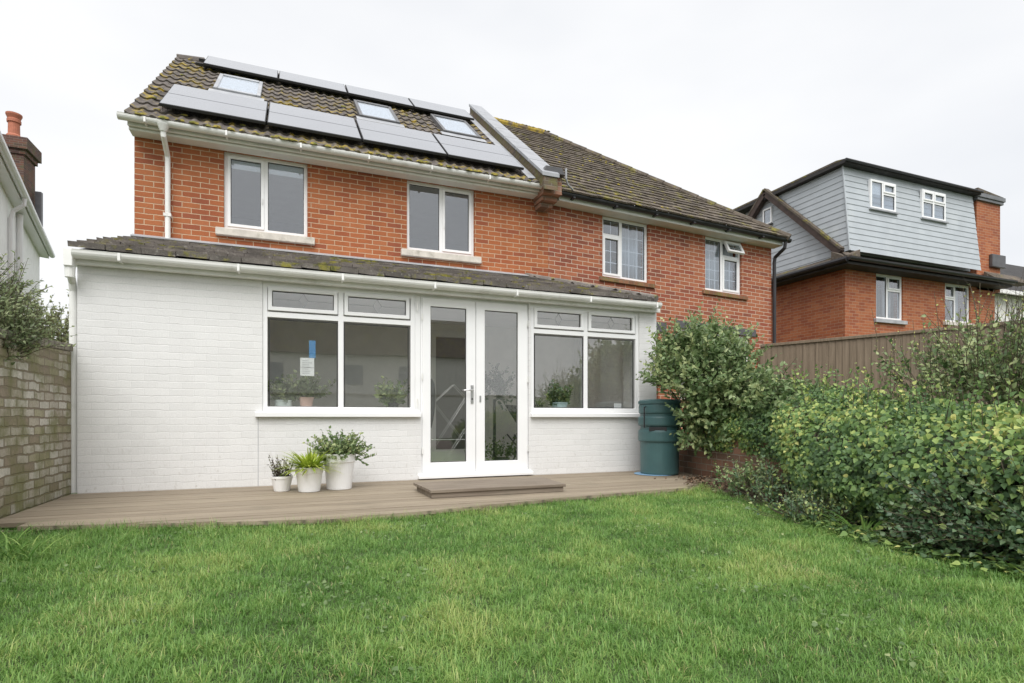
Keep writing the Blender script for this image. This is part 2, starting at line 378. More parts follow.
def patch(x, y, s=1.0, seed=0):
    r = np.random.default_rng(seed); o = 0
    for k in range(7):
        a = r.uniform(0, 6.28); fq = s * r.uniform(.6, 3.2); ph = r.uniform(0, 6.28)
        o = o + np.sin((x * np.cos(a) + y * np.sin(a)) * fq + ph + 1.3 * np.sin((x * np.sin(a) - y * np.cos(a)) * fq * .7)) / 7
    return o
def rdir(n): return unit(rng.normal(size=(n, 3)))
def sprays(n, centre, out_from, length, per, ls, lw, up=.3, tip_bias=1.0, bend=.3, tint=(0, 1), droopy=.0):
    """leafy twigs starting at the points `centre`, growing away from `out_from`; returns leaf arrays and twig polylines"""
    D0 = unit(centre - out_from + rng.normal(size=(n, 3)) * .35 * np.linalg.norm(centre - out_from, axis=1, keepdims=True) + np.array([0, 0, up]))
    Ls = length * rng.uniform(.6, 1.3, n)[:, None]
    D1 = unit(D0 + rng.normal(size=(n, 3)) * bend + np.array([0, 0, -droopy]))
    P, D, Nn, T, Sz = [], [], [], [], []
    tw = rng.uniform(tint[0], tint[1], n)
    for k in range(per):
        t = (k + .5 + rng.uniform(-.3, .3, n)[:, None]) / per
        p = centre + D0 * Ls * t + D1 * Ls * t * t * .5
        ax = unit(D0 + D1 * t)
        side = unit(np.cross(ax, rdir(n))) * (1.0)
        d = unit(side * .9 + ax * .75 + rng.normal(size=(n, 3)) * .15)
        P.append(p); D.append(d); Nn.append(unit(np.array([-.12, -.35, .5]) + ax * .3 + rng.normal(size=(n, 3)) * .55)); T.append(np.clip(tw + rng.normal(size=n) * .14 + .12 * t[:, 0], 0, 1))
        Sz.append(rng.uniform(.65, 1.15, n) * (1 - .25 * t[:, 0]))
    P, D, Nn = map(np.concatenate, (P, D, Nn)); T = np.concatenate(T); Sz = np.concatenate(Sz)
    lines = [(centre[i], centre[i] + (D0[i] * .5 + D1[i] * .125) * Ls[i], centre[i] + (D0[i] + D1[i] * .5) * Ls[i]) for i in range(n)]
    return leaf_arrays(P, D, Nn, ls * Sz, lw * Sz, T), lines
def cat_arrays(A):
    V, F, T, k = [], [], [], 0
    for v, f, t in A: V.append(v); F.append(f + k); T.append(t); k += len(v)
    return np.concatenate(V), np.concatenate(F), np.concatenate(T)

# ================================================================== SETTING
def sheet(name, pts, z, mat, kind='structure'):
    return tag(MB().poly([(x, y, z) for x, y in pts]).build(name, mat), kind=kind)
sheet('ground', [(-250, -250), (250, -250), (250, 250), (-250, 250)], -.14, M['dirt_ground'])
DECK = [(-.04, -1.70), (.12, -1.88), (.9, -2.07), (2.22, -2.40), (2.91, -2.30), (4.29, -2.03), (5.2, -1.93), (5.93, -1.83), (6.35, -1.55), (6.6, -1.25)]
def deck_front(x):
    for (a, b), (c, d) in zip(DECK, DECK[1:]):
        if a <= x <= c: return b + (d - b) * (x - a) / (c - a)
    return DECK[0][1] if x < DECK[0][0] else DECK[-1][1]
# lawn surface, gently uneven
LX = np.linspace(-.05, 6.9, 90); LY = np.linspace(-14, -1.2, 150)
def lawn_z(x, y): return -.062 + .010 * patch(x, y, 1.3, 3)
gx, gy = np.meshgrid(LX, LY); V = np.stack([gx, gy, lawn_z(gx, gy)], -1).reshape(-1, 3)
ii = (np.arange(len(LY) - 1)[:, None] * len(LX) + np.arange(len(LX) - 1)).ravel()
lo = link('lawn', np_mesh('lawn', V, np.stack([ii, ii + 1, ii + 1 + len(LX), ii + len(LX)], 1)), M['dirt_ground'], smooth=True); tag(lo, kind='structure')
# soil bed along the hedge
HB = [(6.95, -.55), (6.30, -1.5), (6.05, -2.6), (5.62, -3.75), (5.42, -4.4), (5.45, -5.2), (5.6, -7.5), (5.6, -12)]
b = MB(); e = [(8.9, y) for x, y in HB]
for (p, q), (p2, q2) in zip(zip(HB, HB[1:]), zip(e, e[1:])): b.poly([(*p, -.055), (*q, -.055), (*q2, -.02), (*p2, -.02)][::-1])
tag(b.build('soil_bed', M['soil']), kind='structure')

# decking: one deck made of boards, with its fascia
deck = thing('timber_deck', 'weathered grey-brown timber deck running along the foot of the white extension', 'deck', (3.3, -1, 0))
b = MB(); bw = .145
for j in range(17):
    y1 = -bw * j; y0 = y1 - bw + .010
    xs = list(np.arange(-.04, 6.95, .25)) + [6.95]; run = []
    for x in xs:
        f = deck_front(x)
        run.append((x, max(y0, f), y1) if f < y1 - .01 else None)
    seg = []
    def flush(seg):
        if len(seg) > 1:
            dz = random.uniform(-.0015, .0015)
            b.prism([(x, a, -.03 + dz) for x, a, _ in seg] + [(x, c, -.03 + dz) for x, _, c in seg[::-1]], (0, 0, .03))
    for r_ in run:
        if r_ is None: flush(seg); seg = []
        else: seg.append(r_)
    flush(seg)
b.build('boards', M['deck'], deck)
b = MB()
for (x, y), (x2, y2) in zip(DECK, DECK[1:]): b.beam((x, y + .025, -.075), (x2, y2 + .025, -.075), .03, .085)
b.build('edge_board', M['deck'], deck)
st = thing('deck_step', 'low timber step in front of the french doors', 'step', (3.85, -1.3, 0))
b = MB()
for j in range(5):
    y1 = -.95 - .14 * j; b.box(3.14 + .004 * j, 4.60 - .012 * j, y1 - .135, y1, .05, .078)
b.build('tread', M['step_wood'], st, bevel=.003)
MB().box(3.17, 4.53, -1.63, -1.59, 0.002, .049).box(3.17, 3.21, -1.588, -.98, .002, .049).box(4.49, 4.53, -1.588, -.98, .002, .049).build('riser', M['step_wood'], st)

# ================================================================== WINDOWS
def window(parent, x0, x1, z0, z1, yf, lights, fr=.05, depth=.07, mull=(), trans=(), label=None, glass='glass', name='window', mat='upvc', xf=None):
    """uPVC window facing -y. lights: (x0,x1,z0,z1,sash?,bars(nx,nz))"""
    old = XF[0]
    if xf: XF[0] = xf
    b = MB().ring(x0, x1, z0, z1, fr, yf, yf + depth)
    for (x, a, c) in mull: b.box(x - .03, x + .03, yf + .003, yf + depth - .003, a, c)
    for (z, a, c) in trans: b.box(a, c, yf + .004, yf + depth - .004, z - .03, z + .03)
    fo = b.build(name, M[mat], parent, bevel=.004, label=label)
    for (a, c, d, e, sash, bars) in lights:
        if sash:
            s = .042
            MB().ring(a - .008, c + .008, d - .008, e + .008, s, yf - .014, yf + .05).build('sash', M[mat], fo, bevel=.004)
            a += s - .008; c -= s - .008; d += s - .008; e -= s - .008
        MB().ring(a - .002, c + .002, d - .002, e + .002, .009, yf + .016, yf + .03).build('gasket', M['gasket'], fo)
        MB().box(a, c, yf + .022, yf + .028, d, e).build('pane', M[glass], fo)
        if bars:
            bb = MB(); nx, nz = bars
            for i in range(1, nx): x = a + (c - a) * i / nx; bb.box(x - .007, x + .007, yf + .029, yf + .035, d, e)
            for i in range(1, nz): z = d + (e - d) * i / nz; bb.box(a, c, yf + .036, yf + .042, z - .007, z + .007)
            bb.build('glazing_bars', M[mat], fo)
    XF[0] = old
    return fo

# ================================================================== EXTENSION
D = 2.2; Hs = 2.25
ex = thing('house_extension', 'single storey white painted brick extension with glazed doors and lean-to tiled roof', 'extension', (3.4, 0, 0))
EW = 6.85
WL1 = (1.67, 3.36, .82, 2.243); WR1 = (4.885, 6.56, .83, 2.243); DR = (3.43, 4.855, .0, 2.243)
b = MB().wall(0, EW, -.1, Hs, 0, .22, [WL1, WR1, (DR[0], DR[1], -.1, DR[3]), (3.36, 3.43, .82, 2.243)])
b.box(0, .22, .222, D - .002, -.1, Hs); b.box(EW - .22, EW, .222, D - .002, -.1, .9).box(EW - .22, EW, .222, .5, .902, Hs).box(EW - .22, EW, 1.9, D - .002, .902, Hs).box(EW - .22, EW, .502, 1.898, 2.1, Hs)
b.build('wall', M['white_brick'], ex)
MB().box(1.626, 1.632, -.0015, .01, -.02, .756).build('joint', M['lead'], ex)
# left gable end under the lean-to roof
MB().prism([(.01, .01, Hs + .002), (.01, D - .01, Hs + .002), (.01, D - .01, 3.08)], (.2, 0, 0)).build('gable_wall', M['white_brick'], ex)
MB().box(.222, EW - .222, .222, 2.06, .0, .04).build('inner_floor', M['floor_in'], ex)
MB().box(.222, EW - .222, .222, 2.06, 2.26, 2.28).build('ceiling', M['ceiling'], ex)
b = MB().wall(.222, EW - .222, .042, 2.258, 2.06, 2.12, [(4.12, 4.92, .042, 2.05)])
b.box(.224, .234, .224, 2.058, .042, 2.258)
for q_ in ((.224, 2.058, .042, .9), (.224, .5, .902, 2.258), (1.9, 2.058, .902, 2.258), (.502, 1.898, 2.1, 2.258)): b.box(EW - .236, EW - .226, *q_)
b.build('inner_wall', M['plaster'], ex)
MB().ring(4.02, 5.02, .044, 2.15, .1, 2.03, 2.058, wb=.2).build('inner_door_frame', M['white_paint'], ex, bevel=.004)
MB().box(.236, EW - .24, .222, .36, .80, .845).box(.236, EW - .24, .222, .24, .05, .798).wall(.236, EW - .24, .05, .06, .1, .2, []).build('inner_sill', M['upvc'], ex) if False else None
for a, c in ((1.6, 3.4), (4.88, 6.6)):
    MB().box(a, c, .1, .36, .83, .852).build('inner_sill', M['upvc'], ex, bevel=.004)
MB().box(4.122, 4.918, 2.085, 2.11, .044, 2.048).build('doorway_dark_panel', M['room_dark'], ex)  # dark sheet whose colour stands in for the unlit room beyond the doorway
# windows
gl = [(1.74, 2.462, .872, 1.845, False, None), (2.538, 3.285, .872, 1.845, False, None),
      (1.735, 2.455, 1.945, 2.192, True, None), (2.545, 3.285, 1.945, 2.192, True, None)]
wl = window(ex, *WL1, .02, gl, fr=.052, mull=[(2.5, .85, 2.2)], trans=[(1.893, 1.7, 3.32)])
gr = [(4.95, 5.675, .885, 1.845, False, None), (5.745, 6.485, .885, 1.845, False, None),
      (4.945, 5.665, 1.945, 2.192, True, None), (5.755, 6.485, 1.945, 2.192, True, None)]
wr = window(ex, *WR1, .02, gr, fr=.05, mull=[(5.71, .86, 2.2)], trans=[(1.893, 4.93, 6.52)])
# frosted leaded diamonds in the top lights
for (fo, a, c) in ((wl, 2.545, 3.285), (wr, 4.945, 5.665), (wr, 5.755, 6.485), (wl, 1.735, 2.455)):
    xm = (a + c) / 2; b = MB(); y = .042
    for p, q in (((xm, 2.15), (xm + .05, 2.07)), ((xm + .05, 2.07), (xm, 1.985)), ((xm, 1.985), (xm - .05, 2.07)), ((xm - .05, 2.07), (xm, 2.15)), ((a + .05, 2.07), (xm - .05, 2.07)), ((xm + .05, 2.07), (c - .05, 2.07)), ((xm, 1.985), (xm, 1.95)), ((xm, 2.15), (xm, 2.19))):
        b.beam((p[0], y, p[1]), (q[0], y, q[1]), .004, .004, (0, 1, 0))
    b.build('leaded_line', M['lead'], fo)
for fo, a, c in ((wl, 1.60, 3.42), (wr, 4.875, 6.60)):
    MB().prism([(a, -.055, .758), (a, .018, .758), (a, .018, .822), (a, -.055, .806)], (c - a, 0, 0)).build('sill', M['upvc'], fo, bevel=.004)
for z in (2.10, .93):
    MB().tube([(3.385, -.006, z - .05), (3.385, -.006, z + .05)], .009, 8).build('hinge', M['upvc_dirty'], wl)
MB().box(3.362, 3.428, .03, .2, .8, 2.243).build('corner_post', M['upvc'], ex, bevel=.004)
window(ex, .5, 1.9, .902, 2.1, 0, [(.55, 1.17, .95, 2.05, False, None), (1.23, 1.85, .95, 2.05, False, None)], mull=[(1.2, .95, 2.05)], xf=lambda p: (EW - .04 - p[1], p[0], p[2]))  # side window added out of view to let more light into the room
MB().box(EW - .215, EW - .21, .45, 1.95, .93, 2.12).build('added_side_diffuser', M['sheer'], ex)  # translucent sheet added over that opening to spread its light indoors
# french doors
MB().ring(DR[0], DR[1], .0, DR[3], .035, .03, .1, wb=.05).build('door_frame', M['upvc'], ex, bevel=.004)
MB().prism([(3.39, -.07, .012), (3.39, .03, .012), (3.39, .03, .075), (3.39, -.07, .05)], (1.50, 0, 0)).build('threshold', M['upvc'], ex, bevel=.005)
for k, (a, c) in enumerate(((3.452, 4.130), (4.136, 4.836))):
    g0, g1 = ((3.552, 4.008), (4.252, 4.706))[k]
    b = MB(); y0, y1 = .012, .075
    o = [(a, .075), (c, .075), (c, 2.215), (a, 2.215)]; i = [(g0, .2), (g1, .2), (g1, 2.115), (g0, 2.115)]
    vs_ = [(x, y0, z) for x, z in o] + [(x, y0, z) for x, z in i] + [(x, y1, z) for x, z in o] + [(x, y1, z) for x, z in i]; fs_ = []
    for q in range(4):
        j = (q + 1) % 4; fs_ += [(q, j, 4 + j, 4 + q), (8 + q, 12 + q, 12 + j, 8 + j), (q, 8 + q, 8 + j, j), (4 + q, 4 + j, 12 + j, 12 + q)]
    b.add(vs_, fs_); lf = b.build('door', M['upvc'], ex, bevel=.005)
    MB().ring(g0 - .002, g1 + .002, .198, 2.117, .009, .032, .046).build('gasket', M['gasket'], lf)
    MB().box(g0, g1, .037, .043, .2, 2.115).build('pane', M['glass'], lf)
    hx = 3.448 if k == 0 else 4.842
    for z in (.35, 1.25, 1.98): MB().tube([(hx, .004, z - .04), (hx, .004, z + .04)], .009, 8).build('hinge', M['upvc_dirty'], lf)
    if k == 0:
        b = MB().box(4.062, 4.098, .002, .011, .93, 1.16).tube([(4.08, .01, 1.09), (4.08, -.045, 1.09)], .011, 10)
        b.tube([(4.085, -.045, 1.09), (4.02, -.05, 1.095), (3.955, -.045, 1.09)], [.011, .011, .009], 10)
        b.build('handle', M['steel'], lf, bevel=.002)
        MB().tube([(4.08, .004, .985), (4.08, -.006, .985)], .011, 10).build('lock', M['grey_plastic'], lf)
    else:
        MB().box(4.178, 4.200, .004, .011, .95, 1.03).build('lock', M['steel'], lf, bevel=.002)
# eaves
MB().box(-.03, 6.84, -.1, -.07, 2.245, 2.36).box(-.03, 6.84, -.066, .1, 2.252, 2.264).build('fascia', M['upvc_dirty'], ex, bevel=.004)
def gutter(parent, x0, x1, yc, z, r, mat, name='gutter', zf=None):
    n = 10; b = MB(); prof = [(math.cos(math.pi + math.pi * k / n) * r, math.sin(math.pi + math.pi * k / n) * r) for k in range(n + 1)]
    prof += [(r + .004, .002), (r + .004, .012), (r - .008, .012)] + [(math.cos(math.pi + math.pi * k / n) * (r - .008), math.sin(math.pi + math.pi * k / n) * (r - .008) + .001) for k in range(n, -1, -1)] + [(-r + .008, .012), (-r - .004, .012)]
    b.prism([(x0, yc + p, z + q) for p, q in prof], (x1 - x0, 0, 0))
    b.prism([(x0 - .006, yc + p, z + q) for p, q in prof[:n + 1]], (.006, 0, 0)); b.prism([(x1, yc + p, z + q) for p, q in prof[:n + 1]], (.006, 0, 0))
    return b.build(name, mat, parent)
gt = gutter(ex, .02, 6.78, -.165, 2.345, .062, M['upvc_dirty'])
for x in np.arange(.4, 6.8, 1.05): MB().box(x - .012, x + .012, -.232, -.1, 2.279, 2.284).box(x - .012, x + .012, -.234, -.2305, 2.285, 2.350).build('gutter_bracket', M['upvc_dirty'], gt)
dp = MB().box(-.055, .018, -.20, -.09, 2.20, 2.37).tube([(-.018, -.14, 2.21), (-.02, -.12, 2.15), (-.045, .02, 2.09), (-.05, .062, 2.0), (-.05, .062, 0)], .034, 14).build('downpipe', M['upvc_dirty'], ex, bevel=.006)
MB().lathe((-.018, -.14, 2.10), [(.040, 0), (.046, .1)], 14).build('socket', M['upvc_dirty'], dp)

def roof_sheet(name, mat, parent, O, ud, vd, rng_u, Vl, course, step, wave=0, amp=0, tw=.3, jit=.003, samples=8, half=True, name_label=None):
    """courses of tiles. rng_u(v)->(u0,u1)"""
    O = np.array(O, float); ud = unit(np.array(ud, float)); vd = unit(np.array(vd, float)); nn = np.cross(ud, vd)
    if nn[2] < 0: nn = -nn
    Vv, Ff = [], []; k = 0
    nc = int(math.ceil(Vl / course))
    for j in range(nc):
        v0 = j * course; v1 = min(v0 + course * 1.06, Vl)
        u0, u1 = rng_u((v0 + min(v0 + course, Vl)) / 2)
        if u1 - u0 < .05: continue
        if wave:
            us = np.arange(u0, u1 + 1e-6, wave / samples); ph = us / wave * 2 * np.pi
            h = amp * (np.maximum(np.cos(ph), -.35)); cells = [(us, h)]
        else:
            off = (j % 2) * tw / 2 if half else 0
            ed = np.arange(u0 - off, u1 + tw, tw); cells = []
            for a in ed:
                c, d_ = max(a + .003, u0), min(a + tw - .003, u1)
                if d_ - c > .03:
                    t = rng.normal() * jit; s_ = rng.normal() * jit
                    us = np.array([c, d_]); cells.append((us, np.array([t - s_, t + s_]) + abs(jit)))
        for us, h in cells:
            n = len(us); sag = rng.normal() * jit * .5
            js = rng.normal() * jit * 2 if not wave else 0
            base = O + us[:, None] * ud
            A = base + (v0 + js) * vd + (h[:, None] - step * .4) * nn      # bottom of the front edge
            B_ = base + (v0 + js) * vd + (h[:, None] + step) * nn
            C_ = base + v1 * vd + (h[:, None] * .9) * nn
            if wave: A = A + rng.normal(size=(n, 1)) * .0015 * vd; B_ = B_ + rng.normal(size=(n, 1)) * .0015 * nn
            Vv += [A, B_, C_]; i = np.arange(n - 1)
            Ff += [np.stack([k + i, k + i + 1, k + n + i + 1, k + n + i], 1), np.stack([k + n + i, k + n + i + 1, k + 2 * n + i + 1, k + 2 * n + i], 1)]
            if not wave:   # side edges
                Ff += [np.array([[k, k + n, k + 2 * n, k], [k + n - 1, k + 2 * n - 1, k + 3 * n - 1, k + n - 1]])[:, :4]]
            k += 3 * n
    V = np.concatenate(Vv); F = np.concatenate(Ff)
    tri = F[:, 0] == F[:, 3]
    me = bpy.data.meshes.new(name)
    vl = [tuple(p) for p in V]
    if XF[0]: vl = [XF[0](p) for p in vl]
    me.from_pydata(vl, [], [tuple(f[:3]) if t else tuple(f) for f, t in zip(F.tolist(), tri)])
    o = link(name, me, mat, parent)
    if name_label: o['label'] = name_label
    return o
# lean-to roof: main slope from the gutter up to the house wall, hipped at its right end
zE = 2.40; zT = 3.17; yE = -.17; yT = 2.19
sl_e = math.hypot(yT - yE, zT - zE)
hipx = 5.75
er = roof_sheet('roof', M['tile_e'], ex, (0, yE, zE), (1, 0, 0), (0, yT - yE, zT - zE), lambda v: (-.03 + rng.uniform(-.012, .012), 6.70 + (hipx - 6.70) * v / sl_e), sl_e, .30, .038, tw=.30, jit=.004)
roof_sheet('hip_slope', M['tile_e'], er, (6.74, yE, zE), (0, 1, 0), (hipx - 6.74, 0, zT - zE), lambda v: ((yT - yE) * v / math.hypot(6.74 - hipx, zT - zE), yT - yE), math.hypot(6.74 - hipx, zT - zE), .2, .02, tw=.27, jit=.004)
MB().tube([(6.74, yE + .02, zE + .02), (hipx, yT, zT + .03)], .055, 8).build('hip_tile', M['tile_e'], er)
b = MB().prism([(-.03, yE + .04, zE - .04), (-.03, yT, zT - .03), (-.03, yT, zE - .04)], (6.7, 0, 0))
MB().prism([(-.03, yE + .06, zE - .035), (-.03, yT, zT - .035), (-.03, yT, zT - .06), (-.03, yE + .06, zE - .06)], (5.75, 0, 0)).build('roof_deck', M['roof_dark'], er)
MB().prism([(-.02, yT - .12, zT + .0), (-.02, yT - .12, zT + .012), (-.02, yT + .006, zT + .065), (-.02, yT + .006, zT + .05)], (5.95, 0, 0)).build('flashing', M['lead'], ex)

# ================================================================== LEFT HOUSE (with the solar panels)
h1 = thing('brick_house', 'orange brick semi-detached house with solar panels and roof windows above the white extension', 'house', (3, 5.7, 0))
PX = 6.18    # party line
W1 = (1.08, 2.20, 3.455, 4.56); W2 = (3.69, 4.82, 3.44, 4.56)
b = MB().wall(0, PX, -.1, 4.60, D, D + .25, [W1, W2, (.6, 5.2, .02, 2.3)])
b.box(0, .25, D + .252, 9.1, -.1, 4.60).box(0, PX, 9.102, 9.35, -.1, 4.60)
b.prism([(0, D, 4.602), (0, 9.35, 4.602), (0, 5.775, 7.40)], (.25, 0, 0))
b.build('wall', M['brick'], h1)
# rooms behind the upper windows
b = MB().box(.26, PX - .05, 5.2, 5.25, 2.9, 4.58).box(.26, PX - .05, D + .26, 5.198, 2.85, 2.89).box(2.95, 3.0, D + .26, 5.198, 2.9, 4.58)
b.build('inner_wall', M['room'], h1)
MB().box(.26, PX - .05, D + .26, 5.198, 4.582, 4.598).build('ceiling', M['room'], h1)
for (a, c, d, e) in (W1, W2):
    xm = a + (c - a) * (.487 if a < 2 else .505); yf = D + .055
    if a < 2: ls_ = [(a + .05, xm - .03, d + .05, e - .05, True, None), (xm + .03, c - .05, d + .05, e - .05, False, None)]
    else: ls_ = [(a + .05, xm - .03, d + .05, e - .05, False, None), (xm + .03, c - .05, d + .05, e - .05, True, None)]
    wo_ = window(h1, a, c, d, e, yf, ls_, fr=.05, mull=[(xm, d + .05, e - .05)], glass='glass_up')
    MB().prism([(a - .10, D - .07, d - .12), (a - .10, D + .1, d - .12), (a - .10, D + .1, d - .003), (a - .10, D - .07, d - .018)], (c - a + .2, 0, 0)).build('sill', M['stone'], wo_, bevel=.008)
    if a < 2:
        for p, q in ((a + .06, xm - .04), (xm + .04, c - .06)): MB().box(p, q, yf + .034, yf + .038, e - .21, e - .05).build('blind', M['blind'], wo_)
        MB().box(xm - .052, xm - .042, yf - .045, yf - .015, d + .42, d + .50).build('handle', M['upvc'], wo_)
    else:
        MB().box(a + .2, a + .45, yf + .1, yf + .14, d + .052, d + .085).build('inner_ledge', M['blind'], wo_)
        MB().box(xm + .045, xm + .055, yf - .04, yf - .015, d + .42, d + .50).build('handle', M['upvc'], wo_)
MB().box(-.02, 6.03, 1.93, 1.955, 4.575, 4.67).build('fascia', M['upvc_dirty'], h1, bevel=.004)
MB().box(-.02, 6.03, 1.957, 2.198, 4.585, 4.598).build('soffit', M['soffit'], h1)
MB().box(-.02, 6.03, 1.99, 2.197, 4.545, 4.583).build('cornice', M['upvc_dirty'], h1, bevel=.01)
g1_ = gutter(h1, -.10, 6.03, 1.855, 4.655, .06, M['upvc_dirty'])
for x in np.arange(.2, 6.0, .95): MB().box(x - .012, x + .012, 1.79, 1.93, 4.590, 4.594).box(x - .012, x + .012, 1.788, 1.7915, 4.595, 4.66).build('gutter_bracket', M['upvc_dirty'], g1_)
dp = MB().tube([(.40, 1.855, 4.60), (.40, 1.87, 4.48), (.40, 2.13, 4.33), (.40, 2.145, 4.25), (.40, 2.145, 3.15)], .034, 14).build('downpipe', M['upvc_dirty'], h1)
MB().lathe((.40, 1.855, 4.53), [(.036, 0), (.05, .03), (.075, .08)], 14).build('outlet', M['upvc_dirty'], dp)
MB().box(.355, .445, 2.105, 2.198, 3.5, 3.54).build('pipe_clip', M['upvc_dirty'], dp)
# roof
T_ = .792; RZ = 4.655; RY = 1.80; RIDGE_Y = 5.56
slope = (0, 1, T_); SL = math.hypot(1, T_) * (RIDGE_Y - RY)
zr = lambda y, off=0: RZ + .035 + T_ * (y - 1.85) + off
rf1 = roof_sheet('roof', M['tile'], h1, (-.02, RY, zr(RY)), (1, 0, 0), slope, lambda v: (0, 5.95), SL, .335, .026, wave=.153, amp=.019)
roof_sheet('rear_slope', M['tile'], rf1, (-.02, 2 * RIDGE_Y - RY, zr(RY)), (1, 0, 0), (0, -1, T_), lambda v: (0, 5.95), SL, .335, .026, wave=.153, amp=.019)
MB().prism([(-.0, RY + .05, zr(RY) - .03), (-.0, RIDGE_Y, zr(RIDGE_Y) - .07), (-.0, 2 * RIDGE_Y - RY - .05, zr(RY) - .03)], (5.9, 0, 0)).build('roof_deck', M['roof_dark'], rf1)
b = MB()
for i in range(13):
    x = -.03 + i * .455; b.tube([(x, RIDGE_Y, zr(RIDGE_Y) - .075), (x + .465, RIDGE_Y, zr(RIDGE_Y) - .045)], [.115, .122], 12)
b.build('ridge_tiles', M['tile'], rf1)
# moss cushions on the tiles
def moss_lumps(n, fn, parent, s=(.015, .05)):
    Vs, Fs, k = [], [], 0
    ico = [(math.cos(a) * r_, math.sin(a) * r_, z) for r_, z, na in ((1, 0, 7), (.75, .55, 7)) for a in (2 * math.pi * q / na for q in range(na))] + [(0, 0, .9)]
    ico = np.array(ico); f = [(i, (i + 1) % 7, 7 + (i + 1) % 7) for i in range(7)] + [(i, 7 + (i + 1) % 7, 7 + i) for i in range(7)] + [(7 + i, 7 + (i + 1) % 7, 14) for i in range(7)]
    f = np.array(f)
    for i in range(n):
        p, ax, ay, nz = fn(); q = random.uniform(*s); sh = ico * (1 + rng.normal(size=ico.shape) * .18)
        Vs.append(p + sh[:, :1] * ax * q * random.uniform(.8, 1.7) + sh[:, 1:2] * ay * q + sh[:, 2:] * nz * q * .6); Fs.append(f + k); k += len(ico)
    o = link('moss', np_mesh('moss', np.concatenate(Vs), np.concatenate(Fs)), M['moss'], parent, smooth=True); o['kind'] = 'stuff'
vd1 = unit(np.array(slope, float)); nd1 = np.cross([1, 0, 0], vd1)
def mp1():
    j = 0 if random.random() < .5 else random.randrange(14); x = random.uniform(.1, 5.7)
    if j > 2 and random.random() < .55: x = random.uniform(.12, 1.2)
    if random.random() < .8: x = round(x / .153) * .153 - .02 + random.uniform(-.035, .035)
    return np.array([x, RY, zr(RY)]) + vd1 * (j * .335 + random.uniform(-.005, .05)) + nd1 * .03, np.array([1., 0, 0]), vd1, nd1
moss_lumps(150, mp1, rf1, (.012, .04))
vde = unit(np.array([0, yT - yE, zT - zE])); nde = np.cross([1, 0, 0], vde)
moss_lumps(60, lambda: (np.array([random.uniform(0, 5.5) ** 1.0, yE, zE]) + vde * (random.randrange(8) * .30 + random.uniform(-.01, .02)) + nde * .012, np.array([1., 0, 0]), vde, nde), er, (.008, .022))
# things on the slope, given in (x, y) with height off the tiles
def on(x, y, o=0.0): p = np.array([x, y, zr(y)]) + nd1 * o; return tuple(p)
def slab(x0, x1, y0, y1, o0, o1):
    a = [on(x0, y0, o0), on(x1, y0, o0), on(x1, y1, o0), on(x0, y1, o0)]; c = [on(x0, y0, o1), on(x1, y0, o1), on(x1, y1, o1), on(x0, y1, o1)]
    return a + c, [(0, 3, 2, 1), (4, 5, 6, 7), (0, 1, 5, 4), (1, 2, 6, 5), (2, 3, 7, 6), (3, 0, 4, 7)]
def panel(x0, x1, y0, y1, mid):
    p = MB().add(*slab(x0, x1, y0, y1, .10, .137)).build('solar_panel', M['gasket'], h1, bevel=.003)
    e = .012; ym = (y0 + y1) / 2
    if mid:
        MB().add(*slab(x0 + e, x1 - e, y0 + e, ym - .008, .1375, .141)).add(*slab(x0 + e, x1 - e, ym + .008, y1 - e, .1375, .141)).build('cell_sheet', M['pv'], p)
    else: MB().add(*slab(x0 + e, x1 - e, y0 + e, y1 - e, .1375, .141)).build('cell_sheet', M['pv'], p)
xs = [.33, 1.655, 2.98, 4.30, 5.63]
for a, c in zip(xs, xs[1:]): panel(a, c - .022, 2.03, 3.09, True)
xs = [.50, 1.765, 3.03, 4.35, 5.66]
for a, c in zip(xs, xs[1:]): panel(a, c - .022, 4.84, 5.52, False)
b = MB()
for y in (2.25, 2.85, 4.98, 5.36): b.add(*slab(.36, 5.6, y - .02, y + .02, .045, .098))
for x in np.arange(.5, 5.6, .66): b.add(*slab(x - .015, x + .015, 2.1, 3.0, .02, .044)).add(*slab(x - .015, x + .015, 4.9, 5.45, .02, .044))
b.build('panel_rail', M['gasket'], h1)
# wire guard under the lower row
b = MB()
for x in np.arange(.36, 5.6, .06): b.tube([on(x, 2.06, .03), on(x, 2.06, .098)], .003, 4)
for o in (.04, .055, .07, .085): b.tube([on(.36, 2.06, o), on(5.6, 2.06, o)], .0022, 4)
b.build('bird_guard', M['black'], h1)
for (a, c, y0, y1) in ((.80, 1.50, 3.56, 4.55), (3.11, 3.83, 3.60, 4.62), (4.66, 5.42, 3.66, 4.74)):
    b = MB()
    for s_ in (slab(a, a + .06, y0, y1, .0, .09), slab(c - .06, c, y0, y1, .0, .09), slab(a + .062, c - .062, y0, y0 + .06, .0, .088), slab(a + .062, c - .062, y1 - .09, y1, .0, .094)): b.add(*s_)
    f = b.build('roof_window', M['win_grey'] if a > 1 else M['lead'], h1, bevel=.006)
    MB().add(*slab(a + .063, c - .063, y0 + .062, y1 - .092, .078, .083)).build('pane', M['glass_up'], f)
    MB().add(*slab(a + .063, c - .063, y0 + .062, y1 - .092, .060, .068)).build('blind', M['blind'], f)
    MB().add(*slab(a - .06, c + .06, y0 - .17, y0 - .002, .05, .058)).build('apron', M['lead'], f)
